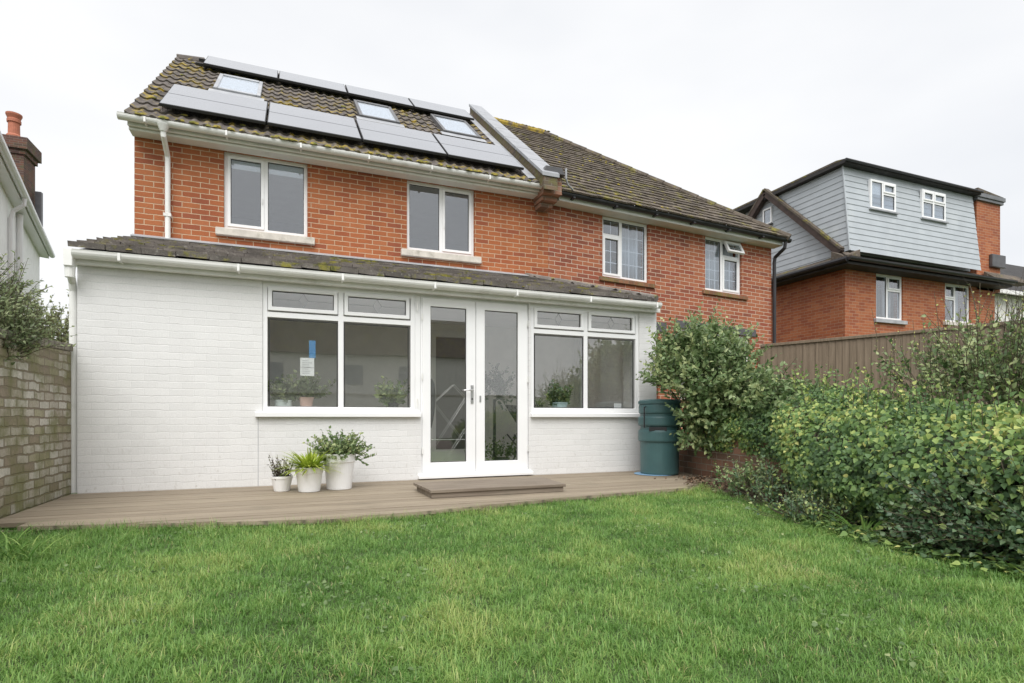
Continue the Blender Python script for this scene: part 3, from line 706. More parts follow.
# party wall parapet with coping slabs
px0, px1 = 5.80, 6.09
pz = lambda y, o: zr(y) + o
b = MB().prism([(px0 + .02, 1.62, pz(1.62, .0)), (px0 + .02, RIDGE_Y + .1, pz(RIDGE_Y + .1, -.1)), (px0 + .02, RIDGE_Y + .1, pz(RIDGE_Y + .1, .22)), (px0 + .02, 1.62, pz(1.62, .22))], (px1 - px0 - .04, 0, 0))
pr = b.build('parapet', M['parapet'], h1)
ny = 7; ys = np.linspace(1.60, RIDGE_Y + .12, ny + 1)
for a, c in zip(ys, ys[1:]):
    c -= .035
    MB().prism([(px0 - .01, a, pz(a, .225)), (px0 - .01, c, pz(c, .225)), (px0 - .01, c, pz(c, .29)), (px0 - .01, a, pz(a, .29))], (px1 - px0 + .02, 0, 0)).build('coping_slab', M['coping_lead'], pr, bevel=.006)
MB().prism([(px0 - .002, 1.9, zr(1.9, .05)), (px0 - .002, RIDGE_Y, zr(RIDGE_Y, .05)), (px0 - .14, RIDGE_Y, zr(RIDGE_Y, .035)), (px0 - .14, 1.9, zr(1.9, .035))], (0, 0, .012)).build('flashing', M['lead'], pr)
# kneeler block at the foot of the parapet, on stepped corbels
b = MB().box(px0 + .06, px1 + .12, 1.74, 2.0, 4.62, 4.80)
kb = b.build('kneeler', M['brick_bed'], h1)
MB().prism([(px0 + .03, 1.66, 4.802), (px1 + .15, 1.66, 4.802), (px1 + .08, 1.66, 4.92), (px0 + .08, 1.66, 4.92)], (0, .36, 0)).build('cap', M['grey_plastic'], kb, bevel=.01)
MB().box(px0 + .08, px1 + .12, 1.74, 2.198, 4.50, 4.618).box(px0 + .10, px1 + .10, 1.86, 2.198, 4.425, 4.498).box(px0 + .12, px1 + .06, 1.97, 2.198, 4.35, 4.423).build('corbel', M['brick_bed'], kb)

# ================================================================== RIGHT HOUSE
h2 = thing('brick_house', 'orange brick semi-detached house with a hipped brown roof and black gutter, behind the bush', 'house', (9, 5.7, 0))
XF[0] = lambda p: (p[0], p[1], p[2] - .039 * (p[0] - 6.2) if p[2] > 1.5 else p[2] - .039 * (p[0] - 6.2) * max(0, p[2]) / 1.5)
RX = 11.34
W3 = (7.27, 8.27, 3.39, 4.50); W4 = (9.61, 10.54, 3.43, 4.50); W5 = (9.0, 10.75, 1.2, 2.60); D5 = (7.72, 8.5, .0, 2.48)
b = MB().wall(PX + .003, RX, -.1, 4.58, D, D + .25, [W3, W4, W5, (D5[0], D5[1], -.1, D5[3])])
b.box(RX - .25, RX, D + .252, 9.35, -.1, 4.58).box(PX + .003, RX - .252, 9.1, 9.35, -.1, 4.58)
b.build('wall', M['brick_r'], h2)
b = MB().box(PX + .1, RX - .26, 5.2, 5.25, .0, 4.5).box(PX + .1, RX - .26, D + .26, 5.198, 2.7, 2.75).box(PX + .1, RX - .26, D + .26, 5.198, 4.52, 4.55).box(8.85, 8.9, D + .26, 5.198, .0, 4.5)
b.build('inner_wall', M['room'], h2)
def sillb(fo, a, c, d):
    MB().prism([(a - .07, D - .045, d - .095), (a - .07, D + .1, d - .095), (a - .07, D + .1, d - .004), (a - .07, D - .045, d - .02)], (c - a + .20, 0, 0)).build('sill', M['brick_sill'], fo, bevel=.006)
M['brick_sill'] = brick('tile_sill', [(.27, .12, .06), (.22, .10, .055), (.32, .15, .08)], (.2, .18, .12), bw=.11, bh=.3, moss=((.16, .15, .04), 5, .45, .62))
def curtains(fo, a, c, d, e, y):
    n = 60; xs_ = np.linspace(a, c, n); ys_ = y + .03 * np.sin(xs_ * 70) + .01 * np.sin(xs_ * 23)
    b = MB(); vs_ = [(x, yy, z) for z in (d, e) for x, yy in zip(xs_, ys_)] ; b.add(vs_, [(i, i + 1, n + i + 1, n + i) for i in range(n - 1)])
    o = b.build('curtain', M['curtain'], fo, smooth=True); so_ = o.modifiers.new('thick', 'SOLIDIFY'); so_.thickness = .003
yf = D + .05
a, c, d, e = W3; xm = a + .42
f = window(h2, a, c, d, e, yf, [(a + .05, xm - .03, e - .30, e - .05, False, (2, 1)), (a + .045, xm - .025, d + .05, e - .36, True, (2, 3)), (xm + .03, c - .05, d + .05, e - .05, False, (3, 4))], mull=[(xm, d + .05, e - .05)], trans=[(e - .33, a + .05, xm - .03)], glass='glass_up')
sillb(f, a, c, d); curtains(f, xm + .03, c - .1, d + .05, e - .05, yf + .16)
a, c, d, e = W4; xm = a + .46
f = window(h2, a, c, d, e, yf, [(a + .05, xm - .03, d + .05, e - .05, False, (3, 5)), (xm + .025, c - .045, d + .05, e - .36, True, (2, 3))], mull=[(xm, d + .05, e - .05)], trans=[(e - .33, xm + .03, c - .05)], glass='glass_up')
sillb(f, a, c, d); curtains(f, a + .05, c - .05, d + .05, e - .05, yf + .16)
# top-hung light standing open
ang = R(28); hx0, hx1, hz = xm + .015, c - .04, e - .05
def hung(p):
    y, z = p[1], p[2]; q = (p[0], yf + y * math.cos(ang) + z * math.sin(ang), hz - y * math.sin(ang) * -1 * -1 + z * math.cos(ang)); return q
old = XF[0]
XF[0] = lambda p: old((p[0], yf - .02 + p[1] * math.cos(ang) + p[2] * math.sin(ang), hz + p[2] * math.cos(ang) - p[1] * math.sin(ang)))
s5 = MB().ring(hx0, hx1, -.27, 0, .045, -.05, 0).build('sash', M['upvc'], f, bevel=.004, label='top-hung sash propped open')
MB().box(hx0 + .046, hx1 - .046, -.028, -.022, -.224, -.046).build('pane', M['glass_up'], f)
bb = MB(); x = (hx0 + hx1) / 2; bb.box(x - .006, x + .006, -.02, -.014, -.224, -.046).box(hx0 + .046, hx1 - .046, -.013, -.008, -.14, -.128).build('glazing_bars', M['upvc'], f)
XF[0] = old
a, c, d, e = W5; xm = (a + c) / 2
f = window(h2, a, c, d, e, yf, [(a + .05, xm - .03, d + .05, e - .05, False, (3, 4)), (xm + .03, c - .05, d + .05, e - .05, False, (3, 4))], mull=[(xm, d + .05, e - .05)])
sillb(f, a, c, d); curtains(f, a + .05, c - .05, d + .05, e - .05, yf + .2)
MB().box(W5[0] - .1, W5[1] + .16, D - .02, D + .1, W5[3] + .005, W5[3] + .15).build('lintel', M['grey_plastic'], h2, bevel=.006)
MB().box(D5[0] - .1, D5[1] + .17, D - .03, D + .1, D5[3] + .005, D5[3] + .19).build('lintel', M['grey_plastic'], h2, bevel=.006)
MB().box(D5[0] + .01, D5[1] - .01, D + .06, D + .11, 0, D5[3] - .01).build('door', M['timber_brown'], h2, bevel=.004)
MB().box(6.26, RX + .05, 1.95, 1.975, 4.50, 4.60).build('fascia', M['white_paint'], h2, bevel=.003)
MB().box(6.26, RX + .05, 1.977, 2.198, 4.50, 4.512).build('soffit', M['soffit'], h2)
g2 = gutter(h2, 6.24, RX + .16, 1.885, 4.605, .055, M['black'])
for x in np.arange(6.5, RX, .85): MB().box(x - .02, x + .02, 1.825, 1.95, 4.535, 4.56).build('gutter_bracket', M['black'], g2)
MB().tube([(RX + .05, 1.885, 4.56), (RX + .05, 1.9, 4.44), (RX + .03, 2.13, 4.30), (RX + .03, 2.15, 4.2), (RX + .03, 2.15, 0)], .036, 12).build('downpipe', M['black'], h2)
z2 = lambda y: 4.64 + .795 * (y - 1.83)
RDX = 7.72; RY2 = 5.78; Y0 = 1.80; RE = RX + .13
S2 = math.hypot(1, .795); V2 = S2 * (RY2 - Y0)
rf2 = roof_sheet('roof', M['tile_r'], h2, (6.12, Y0, z2(Y0)), (1, 0, 0), (0, 1, .795), lambda v: (0, (RE - 6.12) + (RDX - RE) * v / V2), V2, .21, .022, tw=.165, jit=.0025)
roof_sheet('rear_slope', M['tile_r'], rf2, (6.12, 2 * RY2 - Y0, z2(Y0)), (1, 0, 0), (0, -1, .795), lambda v: (0, (RE - 6.12) + (RDX - RE) * v / V2), V2, .21, .022, tw=.16, jit=.003)
hz_ = z2(RY2) - z2(Y0); Vh = math.hypot(RE - RDX, hz_)
roof_sheet('hip_slope', M['tile_r'], rf2, (RE, Y0, z2(Y0)), (0, 1, 0), (RDX - RE, 0, hz_), lambda v: ((RY2 - Y0) * v / Vh, 2 * (RY2 - Y0) - (RY2 - Y0) * v / Vh), Vh, .21, .016, tw=.16, jit=.003)
b = MB()
A, B_ = Vector((RE - .03, Y0 + .03, z2(Y0) + .01)), Vector((RDX, RY2, z2(RY2) + .01))
for i in range(15):
    p = A.lerp(B_, i / 15); q = A.lerp(B_, (i + .985) / 15); b.tube([p, q], [.085, .075], 8)
b.build('hip_tiles', M['tile_r'], rf2)
b = MB()
for i in range(4):
    x = 6.15 + i * .4; b.tube([(x, RY2, z2(RY2) + .0), (x + .39, RY2, z2(RY2) + .0)], [.09, .098], 10)
b.build('ridge_tiles', M['ridge'], rf2)
b = MB().prism([(6.13, Y0 + .06, z2(Y0) - .04), (6.13, RY2, z2(RY2) - .05), (6.13, 2 * RY2 - Y0, z2(Y0) - .04)], (RDX - 6.2, 0, 0))
b.build('roof_deck', M['roof_dark'], rf2)
vd2 = unit(np.array([0, 1, .795])); nd2 = np.cross([1, 0, 0], vd2)
def mp2():
    if random.random() < .45:
        x = random.uniform(6.6, 7.9); return np.array([x, RY2 - .05, z2(RY2) + .06 - .039 * (x - 6.2)]), np.array([1., 0, 0]), np.array([0, 1., 0]), np.array([0, 0, 1.])
    x = random.uniform(6.3, 8.8); j = random.randrange(19); y = Y0 + j * .21 / S2
    return np.array([x, Y0, z2(Y0) - .039 * (x - 6.2)]) + vd2 * (j * .21) + nd2 * .02, np.array([1., 0, 0]), vd2, nd2
moss_lumps(110, mp2, rf2, (.012, .035))
# lead rainwater bend beside the kneeler
MB().tube([(6.28, 1.72, 4.95), (6.28, 1.72, 4.78), (6.33, 1.75, 4.70), (6.45, 1.8, 4.66)], .018, 8).build('flashing', M['coping_lead'], h2)
XF[0] = None

# ================================================================== GREY CLAD HOUSE
GX, GY = 14.81, 3.2
h3 = thing('detached_house', 'detached house with blue-grey clad loft dormer over orange brick walls', 'house', (17.5, 6, 0))
GR = 20.9
WA = (15.93, 16.96, 3.30, 4.47); WB = (18.67, 19.78, 3.40, 4.47)
b = MB().wall(GX, GR, -.1, 4.5, GY, GY + .25, [WA, WB])
b.box(GX, GX + .25, GY + .252, 8.2, -.1, 4.5).box(GR - .25, GR, GY + .252, 8.2, -.1, 4.5).box(GX + .252, GR - .252, 7.95, 8.2, -.1, 4.5)
b.build('wall', M['brick_g'], h3)
MB().box(GX + .3, GR - .3, GY + 1.2, GY + 1.25, 2.5, 4.5).build('inner_wall', M['room'], h3)
for k, (a, c, d, e) in enumerate((WA, WB)):
    xm = a + (c - a) * (.46 if k == 0 else .44)
    if k == 0: ls_ = [(a + .05, xm - .03, d + .05, e - .05, False, None), (xm + .025, c - .045, d + .05, e - .42, False, None), (xm + .025, c - .045, e - .36, e - .05, True, None)]; tr_ = [(e - .39, xm, c - .05)]
    else: ls_ = [(a + .05, xm - .03, d + .05, e - .45, False, None), (a + .05, xm - .03, e - .39, e - .05, True, None), (xm + .03, c - .05, d + .05, e - .05, False, None)]; tr_ = [(e - .42, a + .05, xm)]
    f = window(h3, a, c, d, e, GY + .04, ls_, fr=.06, mull=[(xm, d + .05, e - .05)], trans=tr_, glass='glass_up')
    MB().box(a - .08, c + .08, GY - .07, GY + .1, d - .1, d - .004).build('sill', M['stone'] if k else M['lead'], f, bevel=.006)
    curtains(f, a + .06, a + .4, d + .05, e - .05, GY + .3); curtains(f, c - .4, c - .06, d + .05, e - .05, GY + .3)
# eaves all round
MB().box(GX - .4, GR + .1, GY - .38, GY - .002, 4.46, 4.52).box(GX - .4, GX - .002, GY, 8.3, 4.46, 4.52).build('soffit', M['roof_dark'], h3)
gutter(h3, GX - .45, GR + .1, GY - .44, 4.60, .07, M['black'])
MB().tube([(GX - .45, GY - .4, 4.57), (GX - .45, 8.3, 4.57)], .065, 10).build('gutter', M['black'], h3)
# tiled skirt below the cladding
MB().prism([(GX - .42, GY - .40, 4.60), (GX - .42, GY + .05, 4.86), (GX - .42, GY + .05, 4.60)], (GR - GX + .45, 0, 0)).build('eaves_tiles', M['tile_r'], h3)
MB().prism([(GX - .42, GY - .4, 4.602), (GX + .0, GY - .4, 4.84), (GX + .0, GY - .4, 4.602)], (0, 5.6, 0)).build('eaves_tiles', M['tile_r'], h3)
MB().beam((GX - .42, GY - .42, 4.63), (GX + .02, GY + .04, 4.88), .12, .06).build('hip_tile', M['tile_r'], h3)
def clad(b, p0, p1, zlo, zhi, xr, nrm, row=.150):
    """lapped boards; point = p0 + s*(p1-p0); xr(z)->(s0,s1); offset(z) along nrm"""
    z = zlo; p0 = np.array(p0, float); p1 = np.array(p1, float); nrm = np.array(nrm, float)
    while z < zhi - .02:
        zt = min(z + row, zhi); s0, s1 = xr((z + zt) / 2)
        s0b, s1b = xr(z + .001); s0t, s1t = xr(zt - .001)
        if s1 > s0:
            bo = nrm * (.016 + bat * (zhi - z)); to = nrm * (.004 + bat * (zhi - zt)); ba = nrm * (.002 + bat * (zhi - z))
            q = lambda s, zz, o: tuple(np.array([*(p0[:2] + (p1 - p0)[:2] * s), zz]) + o)
            b.add([q(s0b, z, ba), q(s1b, z, ba), q(s1b, z, bo), q(s0b, z, bo), q(s1t, zt, to), q(s0t, zt, to)], [(0, 1, 2, 3), (3, 2, 4, 5)])
        z = zt
bat = .10
AP = (5.55, 7.15); FE = (GY + .12, 4.90); BE = (8.1, 4.90)
DF0, DF1 = GX - .06, GX + 5.10
# dormer: clad front, clad cheek, flat roof with black edge
dm = MB(); clad(dm, (DF0, GY + .03, 0), (DF1, GY + .03, 0), 4.87, 7.02, lambda z: (-.04 * (7.02 - z) * .0, 1), (0, -1, 0))
dm.box(GX + .12, DF1 - .03, GY + .06, 6.6, 4.9, 7.02)
dmo = dm.build('dormer', M['clad'], h3)
bat = 0.02
b = MB(); clad(b, (DF0 + .028, 5.9, 0), (DF0 + .028, GY + .03, 0), 4.87, 7.02, lambda z: ((5.9 - (FE[0] + (AP[0] - FE[0]) * (z - 4.9) / 2.37) - .1) / (5.9 - GY - .03), 1.0 + .079 * (7.02 - z) / 2.15), (-1, 0, 0)); b.build('cheek', M['clad'], dmo)
MB().beam((DF0 - .005, GY + .015, 7.02), (DF0 - .03, GY - .19, 4.87), .03, .03).build('corner_trim', M['clad'], dmo)
rb = MB().box(DF0 - .12, DF1 + .12, GY - .14, 6.9, 7.025, 7.19)
MB().box(DF0 - .12, DF1 + .12, GY - .14, 6.9, 7.022, 7.12).build('flat_roof', M['roof_dark'], dmo, bevel=.015)
MB().tube([(DF0 - .14, GY - .18, 7.09), (DF1 + .1, GY - .18, 7.08)], .032, 8).build('gutter', M['black'], dmo)
MB().prism([(DF0 - .12, GY - .14, 7.122), (DF0 - .12, GY + .1, 7.17), (DF0 - .12, 6.9, 7.17), (DF0 - .12, 6.9, 7.122)], (DF1 - DF0 + .24, 0, 0)).build('roof_edge', M['tile_r'], dmo)
for k, (a, c, d, e) in enumerate(((15.60, 16.55, 6.06, 6.80), (17.58, 18.55, 6.08, 6.84))):
    xm = a + (c - a) * .48
    if k == 0: ls_ = [(a + .055, xm - .03, d + .055, e - .055, False, None), (xm + .03, c - .055, d + .055, e - .34, False, None), (xm + .025, c - .05, e - .28, e - .055, True, None)]; tr_ = [(e - .31, xm, c - .05)]
    else: ls_ = [(a + .055, xm - .03, d + .055, e - .34, False, None), (a + .05, xm - .025, e - .28, e - .055, True, None), (xm + .03, c - .055, d + .055, e - .34, False, None), (xm + .025, c - .05, e - .28, e - .055, True, None)]; tr_ = [(e - .31, a + .05, c - .05)]
    yw = GY - .095
    f = window(dmo, a, c, d, e, yw, ls_, fr=.055, mull=[(xm, d + .05, e - .05)], trans=tr_, glass='glass_up')
    o_ = MB().box(a + .05, c - .05, yw + .06, yw + .065, d + .05, e - .05).build('blind', M['blind'], h3)
    MB().box(a - .05, c + .05, yw - .05, yw + .05, d - .045, d - .003).build('sill', M['lead'], h3, bevel=.004)
# gable wall clad, with brown bargeboards
AP = (5.55, 7.15); FE = (GY + .12, 4.90); BE = (8.1, 4.90)
bat = 0
def gr_(z):
    t = (z - 4.9) / (AP[1] - 4.9); t = max(0, min(1, t))
    y0 = BE[0] + (AP[0] - BE[0]) * t; y1 = FE[0] + (AP[0] - FE[0]) * t; tot = 8.1 - FE[0]
    return ((8.1 - y0) / tot, (8.1 - y1) / tot)
b = MB(); clad(b, (GX, 8.1, 0), (GX, FE[0], 0), 4.72, AP[1] - .05, gr_, (-1, 0, 0)); 
b.prism([(GX + .002, FE[0], 4.5), (GX + .002, 8.1, 4.5), (GX + .002, AP[0], AP[1] - .05)], (.15, 0, 0))
b.build('gable', M['clad'], h3)
b = MB(); b.beam((GX - .13, FE[0] - .12, FE[1] - .06), (GX - .13, AP[0], AP[1] + .05), .16, .16); b.build('bargeboard', M['timber_brown'], h3)
b = MB(); b.beam((GX - .13, BE[0], BE[1] - .1), (GX - .13, AP[0] + .02, AP[1] + .05), .16, .16); b.build('bargeboard', M['timber_brown'], h3)
b = MB(); b.beam((GX - .15, FE[0] - .16, FE[1] + .04), (GX - .15, AP[0], AP[1] + .16), .16, .05); b.beam((GX - .15, BE[0], BE[1] + .02), (GX - .15, AP[0] + .03, AP[1] + .16), .14, .05); b.build('verge_tiles', M['tile_r'], h3)
b = MB().prism([(GX + .16, FE[0], 4.6), (GX + .16, 8.3, 4.6), (GX + .16, AP[0], AP[1])], (GR - GX - .4, 0, 0)); b.build('roof', M['tile_r'], h3)
# little gable window (faces -x)
wx = lambda p: (GX - .06 + p[1], 5.60 - p[0], p[2])
f = window(h3, -.16, .16, 6.33, 6.80, 0, [(-.115, .115, 6.375, 6.755, False, None)], fr=.045, xf=wx, glass='glass_up')
XF[0] = wx; MB().box(-.19, .19, -.04, .03, 6.285, 6.326).build('sill', M['grey_plastic'], h3); MB().box(-.12, .12, .05, .056, 6.37, 6.76).build('blind', M['room'], h3); XF[0] = None
# brick chimney breast at the right end
ch = MB().box(20.06, 21.16, GY + .0, GY + .75, 4.4, 6.92).build('chimney', M['brick_g'], h3)
MB().box(20.0, 21.22, GY - .06, GY + .8, 6.922, 7.0).box(19.96, 21.26, GY - .09, GY + .84, 7.002, 7.12).build('cap', M['lead_dark'], ch, bevel=.01)
MB().prism([(19.96, GY - .09, 7.122), (21.16, GY - .09, 7.122), (19.96, GY - .09, 7.24)], (0, .9, 0)).build('cap_tiles', M['tile_r'], ch)
MB().box(20.62, 21.25, GY - .10, GY - .004, 5.08, 5.45).build('flashing', M['grey_plastic'], ch, bevel=.02)
MB().prism([(20.3, GY - .4, 4.62), (20.3, GY - .05, 4.92), (20.3, GY - .05, 4.62)], (1.6, 0, 0)).build('side_roof', M['tile_r'], h3)

# white house further back, at the right edge
h4 = thing('rendered_house', 'pale rendered house with grey roof, behind the bare twigs on the right', 'house', (26, 6.0, 0))
MB().box(22.0, 30, 4.6, 9, -.1, 4.9).build('wall', M['render'], h4)
MB().prism([(21.7, 4.3, 4.85), (21.7, 9.3, 4.85), (22.6, 6.8, 6.9)], (9, 0, 0)).build('roof', M['roof_dark'], h4)
MB().box(21.6, 30, 4.22, 4.3, 4.78, 4.9).build('fascia', M['white_paint'], h4)

# ================================================================== LEFT NEIGHBOUR
h5 = thing('white_house', 'white rendered house with a sloping gutter line and brick chimney, at the left edge', 'house', (-3, 5, 0))
dv = np.array([-.222, .975]); nv = np.array([.975, .222]); E0 = np.array([-3.65, 8.06]) - dv * 1.8; E1 = np.array([-5.69, 17.05])
def q5(p, off, z): a = p + nv * off; return (a[0], a[1], z)
b = MB().prism([q5(E0, -.26, -.1), q5(E1 - dv * .15, -.26, -.1), q5(E1 - dv * .15, -7, -.1), q5(E0, -7, -.1)], (0, 0, 6.36)); b.build('wall', M['render_w'], h5)
b = MB().prism([q5(E0, .02, 6.34), q5(E0, -.27, 6.33), q5(E0, -3.6, 8.6), q5(E0, -7, 6.3), q5(E0, -7, 6.42), q5(E0, -3.6, 8.72), q5(E0, .02, 6.43)], tuple([*(E1 - E0), 0])); b.build('roof', M['roof_dark'], h5)
MB().prism([q5(E0, -.262, 6.2), q5(E0, -3.6, 6.2), q5(E0, -3.6, 8.5)], tuple([*((E1 - E0) * .98), 0])).build('gable_wall', M['render_w'], h5)
b = MB().prism([q5(E0, -.02, 6.22), q5(E0, -.258, 6.24), q5(E0, -.258, 6.27), q5(E0, -.02, 6.33)], tuple([*(E1 - E0), 0])); b.build('soffit', M['upvc'], h5)
b = MB(); b.tube([q5(E0, .06, 6.34), q5(E1, .06, 6.34)], .085, 12); gq = b.build('gutter', M['upvc'], h5)
pd = E0 + dv * (1.8 + 2.9)
MB().tube([q5(pd, .06, 6.28), q5(pd, .05, 6.1), q5(pd, -.16, 5.9), q5(pd, -.2, 5.7), q5(pd, -.2, 0)], .05, 10).build('downpipe', M['upvc'], h5)
pd2 = E0 + dv * (1.8 + 4.2)
MB().tube([q5(pd2, -.18, 6.2), q5(pd2, -.18, 0)], .07, 10).build('downpipe', M['upvc'], h5)
c5 = (-6.6, 16.9)
ch = MB().box(c5[0] - .52, c5[0] + .40, c5[1] - .45, c5[1] + .45, 6.3, 9.45).build('chimney', M['brick_dark'], h5)
MB().box(c5[0] - .58, c5[0] + .46, c5[1] - .5, c5[1] + .5, 9.452, 9.6).box(c5[0] - .65, c5[0] + .54, c5[1] - .58, c5[1] + .58, 9.602, 9.98).build('cap', M['brick_dark'], ch)
MB().lathe((c5[0] + .0, c5[1] - .05, 9.98), [(.21, 0), (.21, .18), (.16, .24), (.155, .6), (.19, .63), (.19, .72), (.17, .75), (.22, .87), (.22, .92), (.15, .92)], 18).build('chimney_pot', M['terracotta'], ch)
MB().box(-6.12, -5.95, 17.1, 17.25, 6.3, 8.5).build('flue', M['grey_plastic'], h5)

# ================================================================== GARDEN WALLS AND FENCE
gw = thing('garden_wall', 'old flaking white brick garden wall green with algae, left of the deck', 'wall', (-.17, -3, -.1))
wz = lambda y: 1.475 + .045 * (y - .1)
b = MB(); b.prism([(-.05, .0, -.14), (-.05, -9, -.14), (-.05, -9, wz(-9) - .072), (-.05, .0, wz(0) - .072)], (-.23, 0, 0)); b.build('brickwork', M['old_white'], gw)
b = MB(); y = .0
while y > -9:
    j = random.uniform(-.006, .006)
    b.box(-.30 + j, -.03 + j, y - .068, y, wz(y) - .070, wz(y) + random.uniform(-.006, .004)); y -= .078
b.build('coping', M['coping'], gw, bevel=.006)
bw_ = thing('low_brick_wall', 'low old brown brick retaining wall under the bush, right of the water butt', 'wall', (6.8, -1.4, -.1))
pts = [(7.05, .0), (6.92, -.7), (6.72, -2.0), (6.66, -2.6), (6.45, -4.5), (6.45, -9)]
b = MB()
for p, q in zip(pts, pts[1:]): b.prism([(*p, -.14), (*q, -.14), (q[0] + .22, q[1], -.14), (p[0] + .22, p[1], -.14)], (0, 0, .64))
b.build('brickwork', M['brick_bed'], bw_)
# fence at the far side of the next garden
FP = [np.array(p) for p in ((10.95, 2.1), (11.9, -.15), (12.5, -1.75), (13.3, -3.9), (14.2, -6.3))]
fn = thing('timber_fence', 'tall weathered brown timber fence of upright boards, behind the hedge', 'fence', (12, 0, 0))
b = MB(); cap = MB(); po = MB(); zt = 2.2
for p, q in zip(FP, FP[1:]):
    L_ = np.linalg.norm(q - p); d_ = (q - p) / L_; n_ = np.array([-d_[1], d_[0]]); n_ = n_ if n_[0] < 0 else -n_
    k = int(L_ / .115)
    for i in range(k):
        a = p + d_ * (i * L_ / k); c = p + d_ * ((i + 1.12) * L_ / k); o1 = .006; o2 = .022
        b.prism([(*(a + n_ * o2), .1), (*(c + n_ * o1), .1), (*(c), .1), (*(a), .1)], (0, 0, zt - .1 + random.uniform(-.004, .004)))
    cap.beam((*p, zt + .03), (*q, zt + .03), .09, .055)
    for t in np.arange(0, L_, 1.83): a = p + d_ * t - n_ * .06; MB().box(a[0] - .05, a[0] + .05, a[1] - .05, a[1] + .05, -.1, zt - .02).build('post', M['fence'], fn)
b.build('boards', M['fence'], fn); cap.build('cap_rail', M['fence'], fn, bevel=.006)

# behind the camera: a house, and a pale wall added to lighten glass reflections
rfz = thing('garden_wall', 'pale rendered wall added behind the camera to brighten the reflections in the glass', 'wall', (3, -17, 0))
MB().box(-8, 16, -17.2, -17, -.14, 1.7).build('render', M['render'], rfz); MB().box(-8, 16, -17.25, -16.95, 1.702, 1.76).build('coping', M['stone'], rfz)
h6 = thing('brick_house', 'house of the street behind the garden, seen only mirrored in the glass', 'house', (4, -32, 0))
MB().box(-6, 14, -36, -32, -.1, 5).build('wall', M['render'], h6)
MB().prism([(-6.4, -31.6, 5), (-6.4, -36.4, 5), (-6.4, -34, 8)], (20.8, 0, 0)).build('roof', M['tile_r'], h6)
for x in (-4, 0, 5, 9): MB().box(x, x + 1.6, -32, -31.95, 3, 4.3).build('window', M['room'], h6)

# ================================================================== THINGS ON THE DECK
# water butt
bx, by = 6.52, -.52
wb = thing('water_butt', 'dark green plastic water butt at the corner of the white extension', 'water butt', (bx, by, 0))
k = .262
prof = [(k * .93, .0), (k * .95, .02), (k * .96, .40), (k * .97, .425), (k * 1.045, .43), (k * 1.06, .45), (k * 1.06, .55), (k * 1.04, .575), (k * .955, .58), (k * .95, .625), (k * 1.04, .635), (k * 1.06, .655), (k * 1.06, .735), (k * 1.04, .75), (k * .955, .755), (k * .955, .79), (k * 1.02, .80), (k * 1.03, .82), (k * 1.03, .90), (k * 1.0, .915)]
MB().lathe((bx, by, .012), prof, 48).build('barrel', M['butt'], wb, smooth=False, bevel=.004)
MB().lathe((bx, by, .928), [(k * 1.04, 0), (k * 1.06, .01), (k * 1.06, .04), (k * .98, .055), (k * .85, .062), (k * .3, .07), (.0001, .07)], 48).build('lid', M['butt'], wb)
ad = math.atan2(-6.73 - by, 1.94 - bx)
cxv = Vector((math.cos(ad), math.sin(ad), 0)); sv = Vector((-cxv.y, cxv.x, 0))
c0 = Vector((bx, by, .605)) + cxv * k * .955
b = MB().beam(c0 - sv * .13, c0 + sv * .09, .03, .05); b.build('hand_grip', M['black'], wb)
c1 = Vector((bx, by, .89)) + cxv * k * .9 - sv * .17
MB().tube([c1, c1 + cxv * .06 - sv * .02, c1 + cxv * .06 - sv * .02 + Vector((0, 0, -.27))], .009, 6).build('overflow_hose', M['black'], wb)
tr = MB().lathe((bx - .05, by + .03, .003), [(.27, 0), (.275, .004), (.26, .009)], 40).build('plastic_sheet', M['blue'], loc=(bx, by, 0)); tag(tr, 'blue plastic sheet lying under the water butt', 'sheet')
# pots
def pot_profile(r0, r1, h, rim): 
    return [(r0 * .96, 0), (r0, .006), (r1 * .945, h - rim), (r1, h - rim + .004), (r1 * 1.02, h), (r1 * .93, h), (r1 * .9, h - .035), (.0001, h - .035)]
def foliage_obj(arr, mat, parent, name='foliage'):
    return link(name, np_mesh(name, *cat_arrays(arr)), mat, parent)
def stems_obj(lines, parent, mat='twig', r=.003, name='stems', root=None):
    b = MB()
    if root is not None: lines = [(np.array(root), *l_) for l_ in lines]
    for ln in lines: b.tube(ln, [r * 1.3, r * 1.2, r, r * .6][-len(ln):], 4)
    return b.build(name, M[mat], parent)
def blades(c, n, length, wdt, spread, tint=(0, 1), arch=.6):
    az = rng.uniform(0, 6.283, n); el = rng.uniform(.25, 1.35, n); Ls = length * rng.uniform(.6, 1.15, n); A = []
    d = np.stack([np.cos(az), np.sin(az), np.zeros(n)], 1); up = np.array([0, 0, 1.])
    p0 = np.array(c) + d * rng.uniform(0, spread, n)[:, None]
    K = 6; V = []; sd = np.stack([-np.sin(az), np.cos(az), np.zeros(n)], 1); T = rng.uniform(*tint, n)
    for i in range(K):
        t = i / (K - 1); e = el - arch * t * 1.6
        if i: p = p + (d * np.cos(e)[:, None] + up * np.sin(e)[:, None]) * (Ls / (K - 1))[:, None]
        else: p = p0
        wv = wdt * (1 - t ** 2.2) * (.6 + .4 * min(1, t * 4)) + .0004
        V += [p - sd * wv / 2, p + sd * wv / 2]
    V = np.stack(V, 1).reshape(-1, 3); k = np.arange(n)[:, None] * 2 * K
    F = np.concatenate([k + [[2 * i, 2 * i + 1, 2 * i + 3, 2 * i + 2]] for i in range(K - 1)])
    return V, F, np.repeat(T, 2 * K)
p1 = thing('plant_pot', 'smallest white pot with a wispy purplish plant, left of the spiky one', 'potted plant', (1.875, -.53, 0), 'white pots by the wall')
MB().lathe((1.875, -.53, 0), pot_profile(.075, .105, .155, .03), 32).build('pot', M['pot'], p1, smooth=False, bevel=.003)
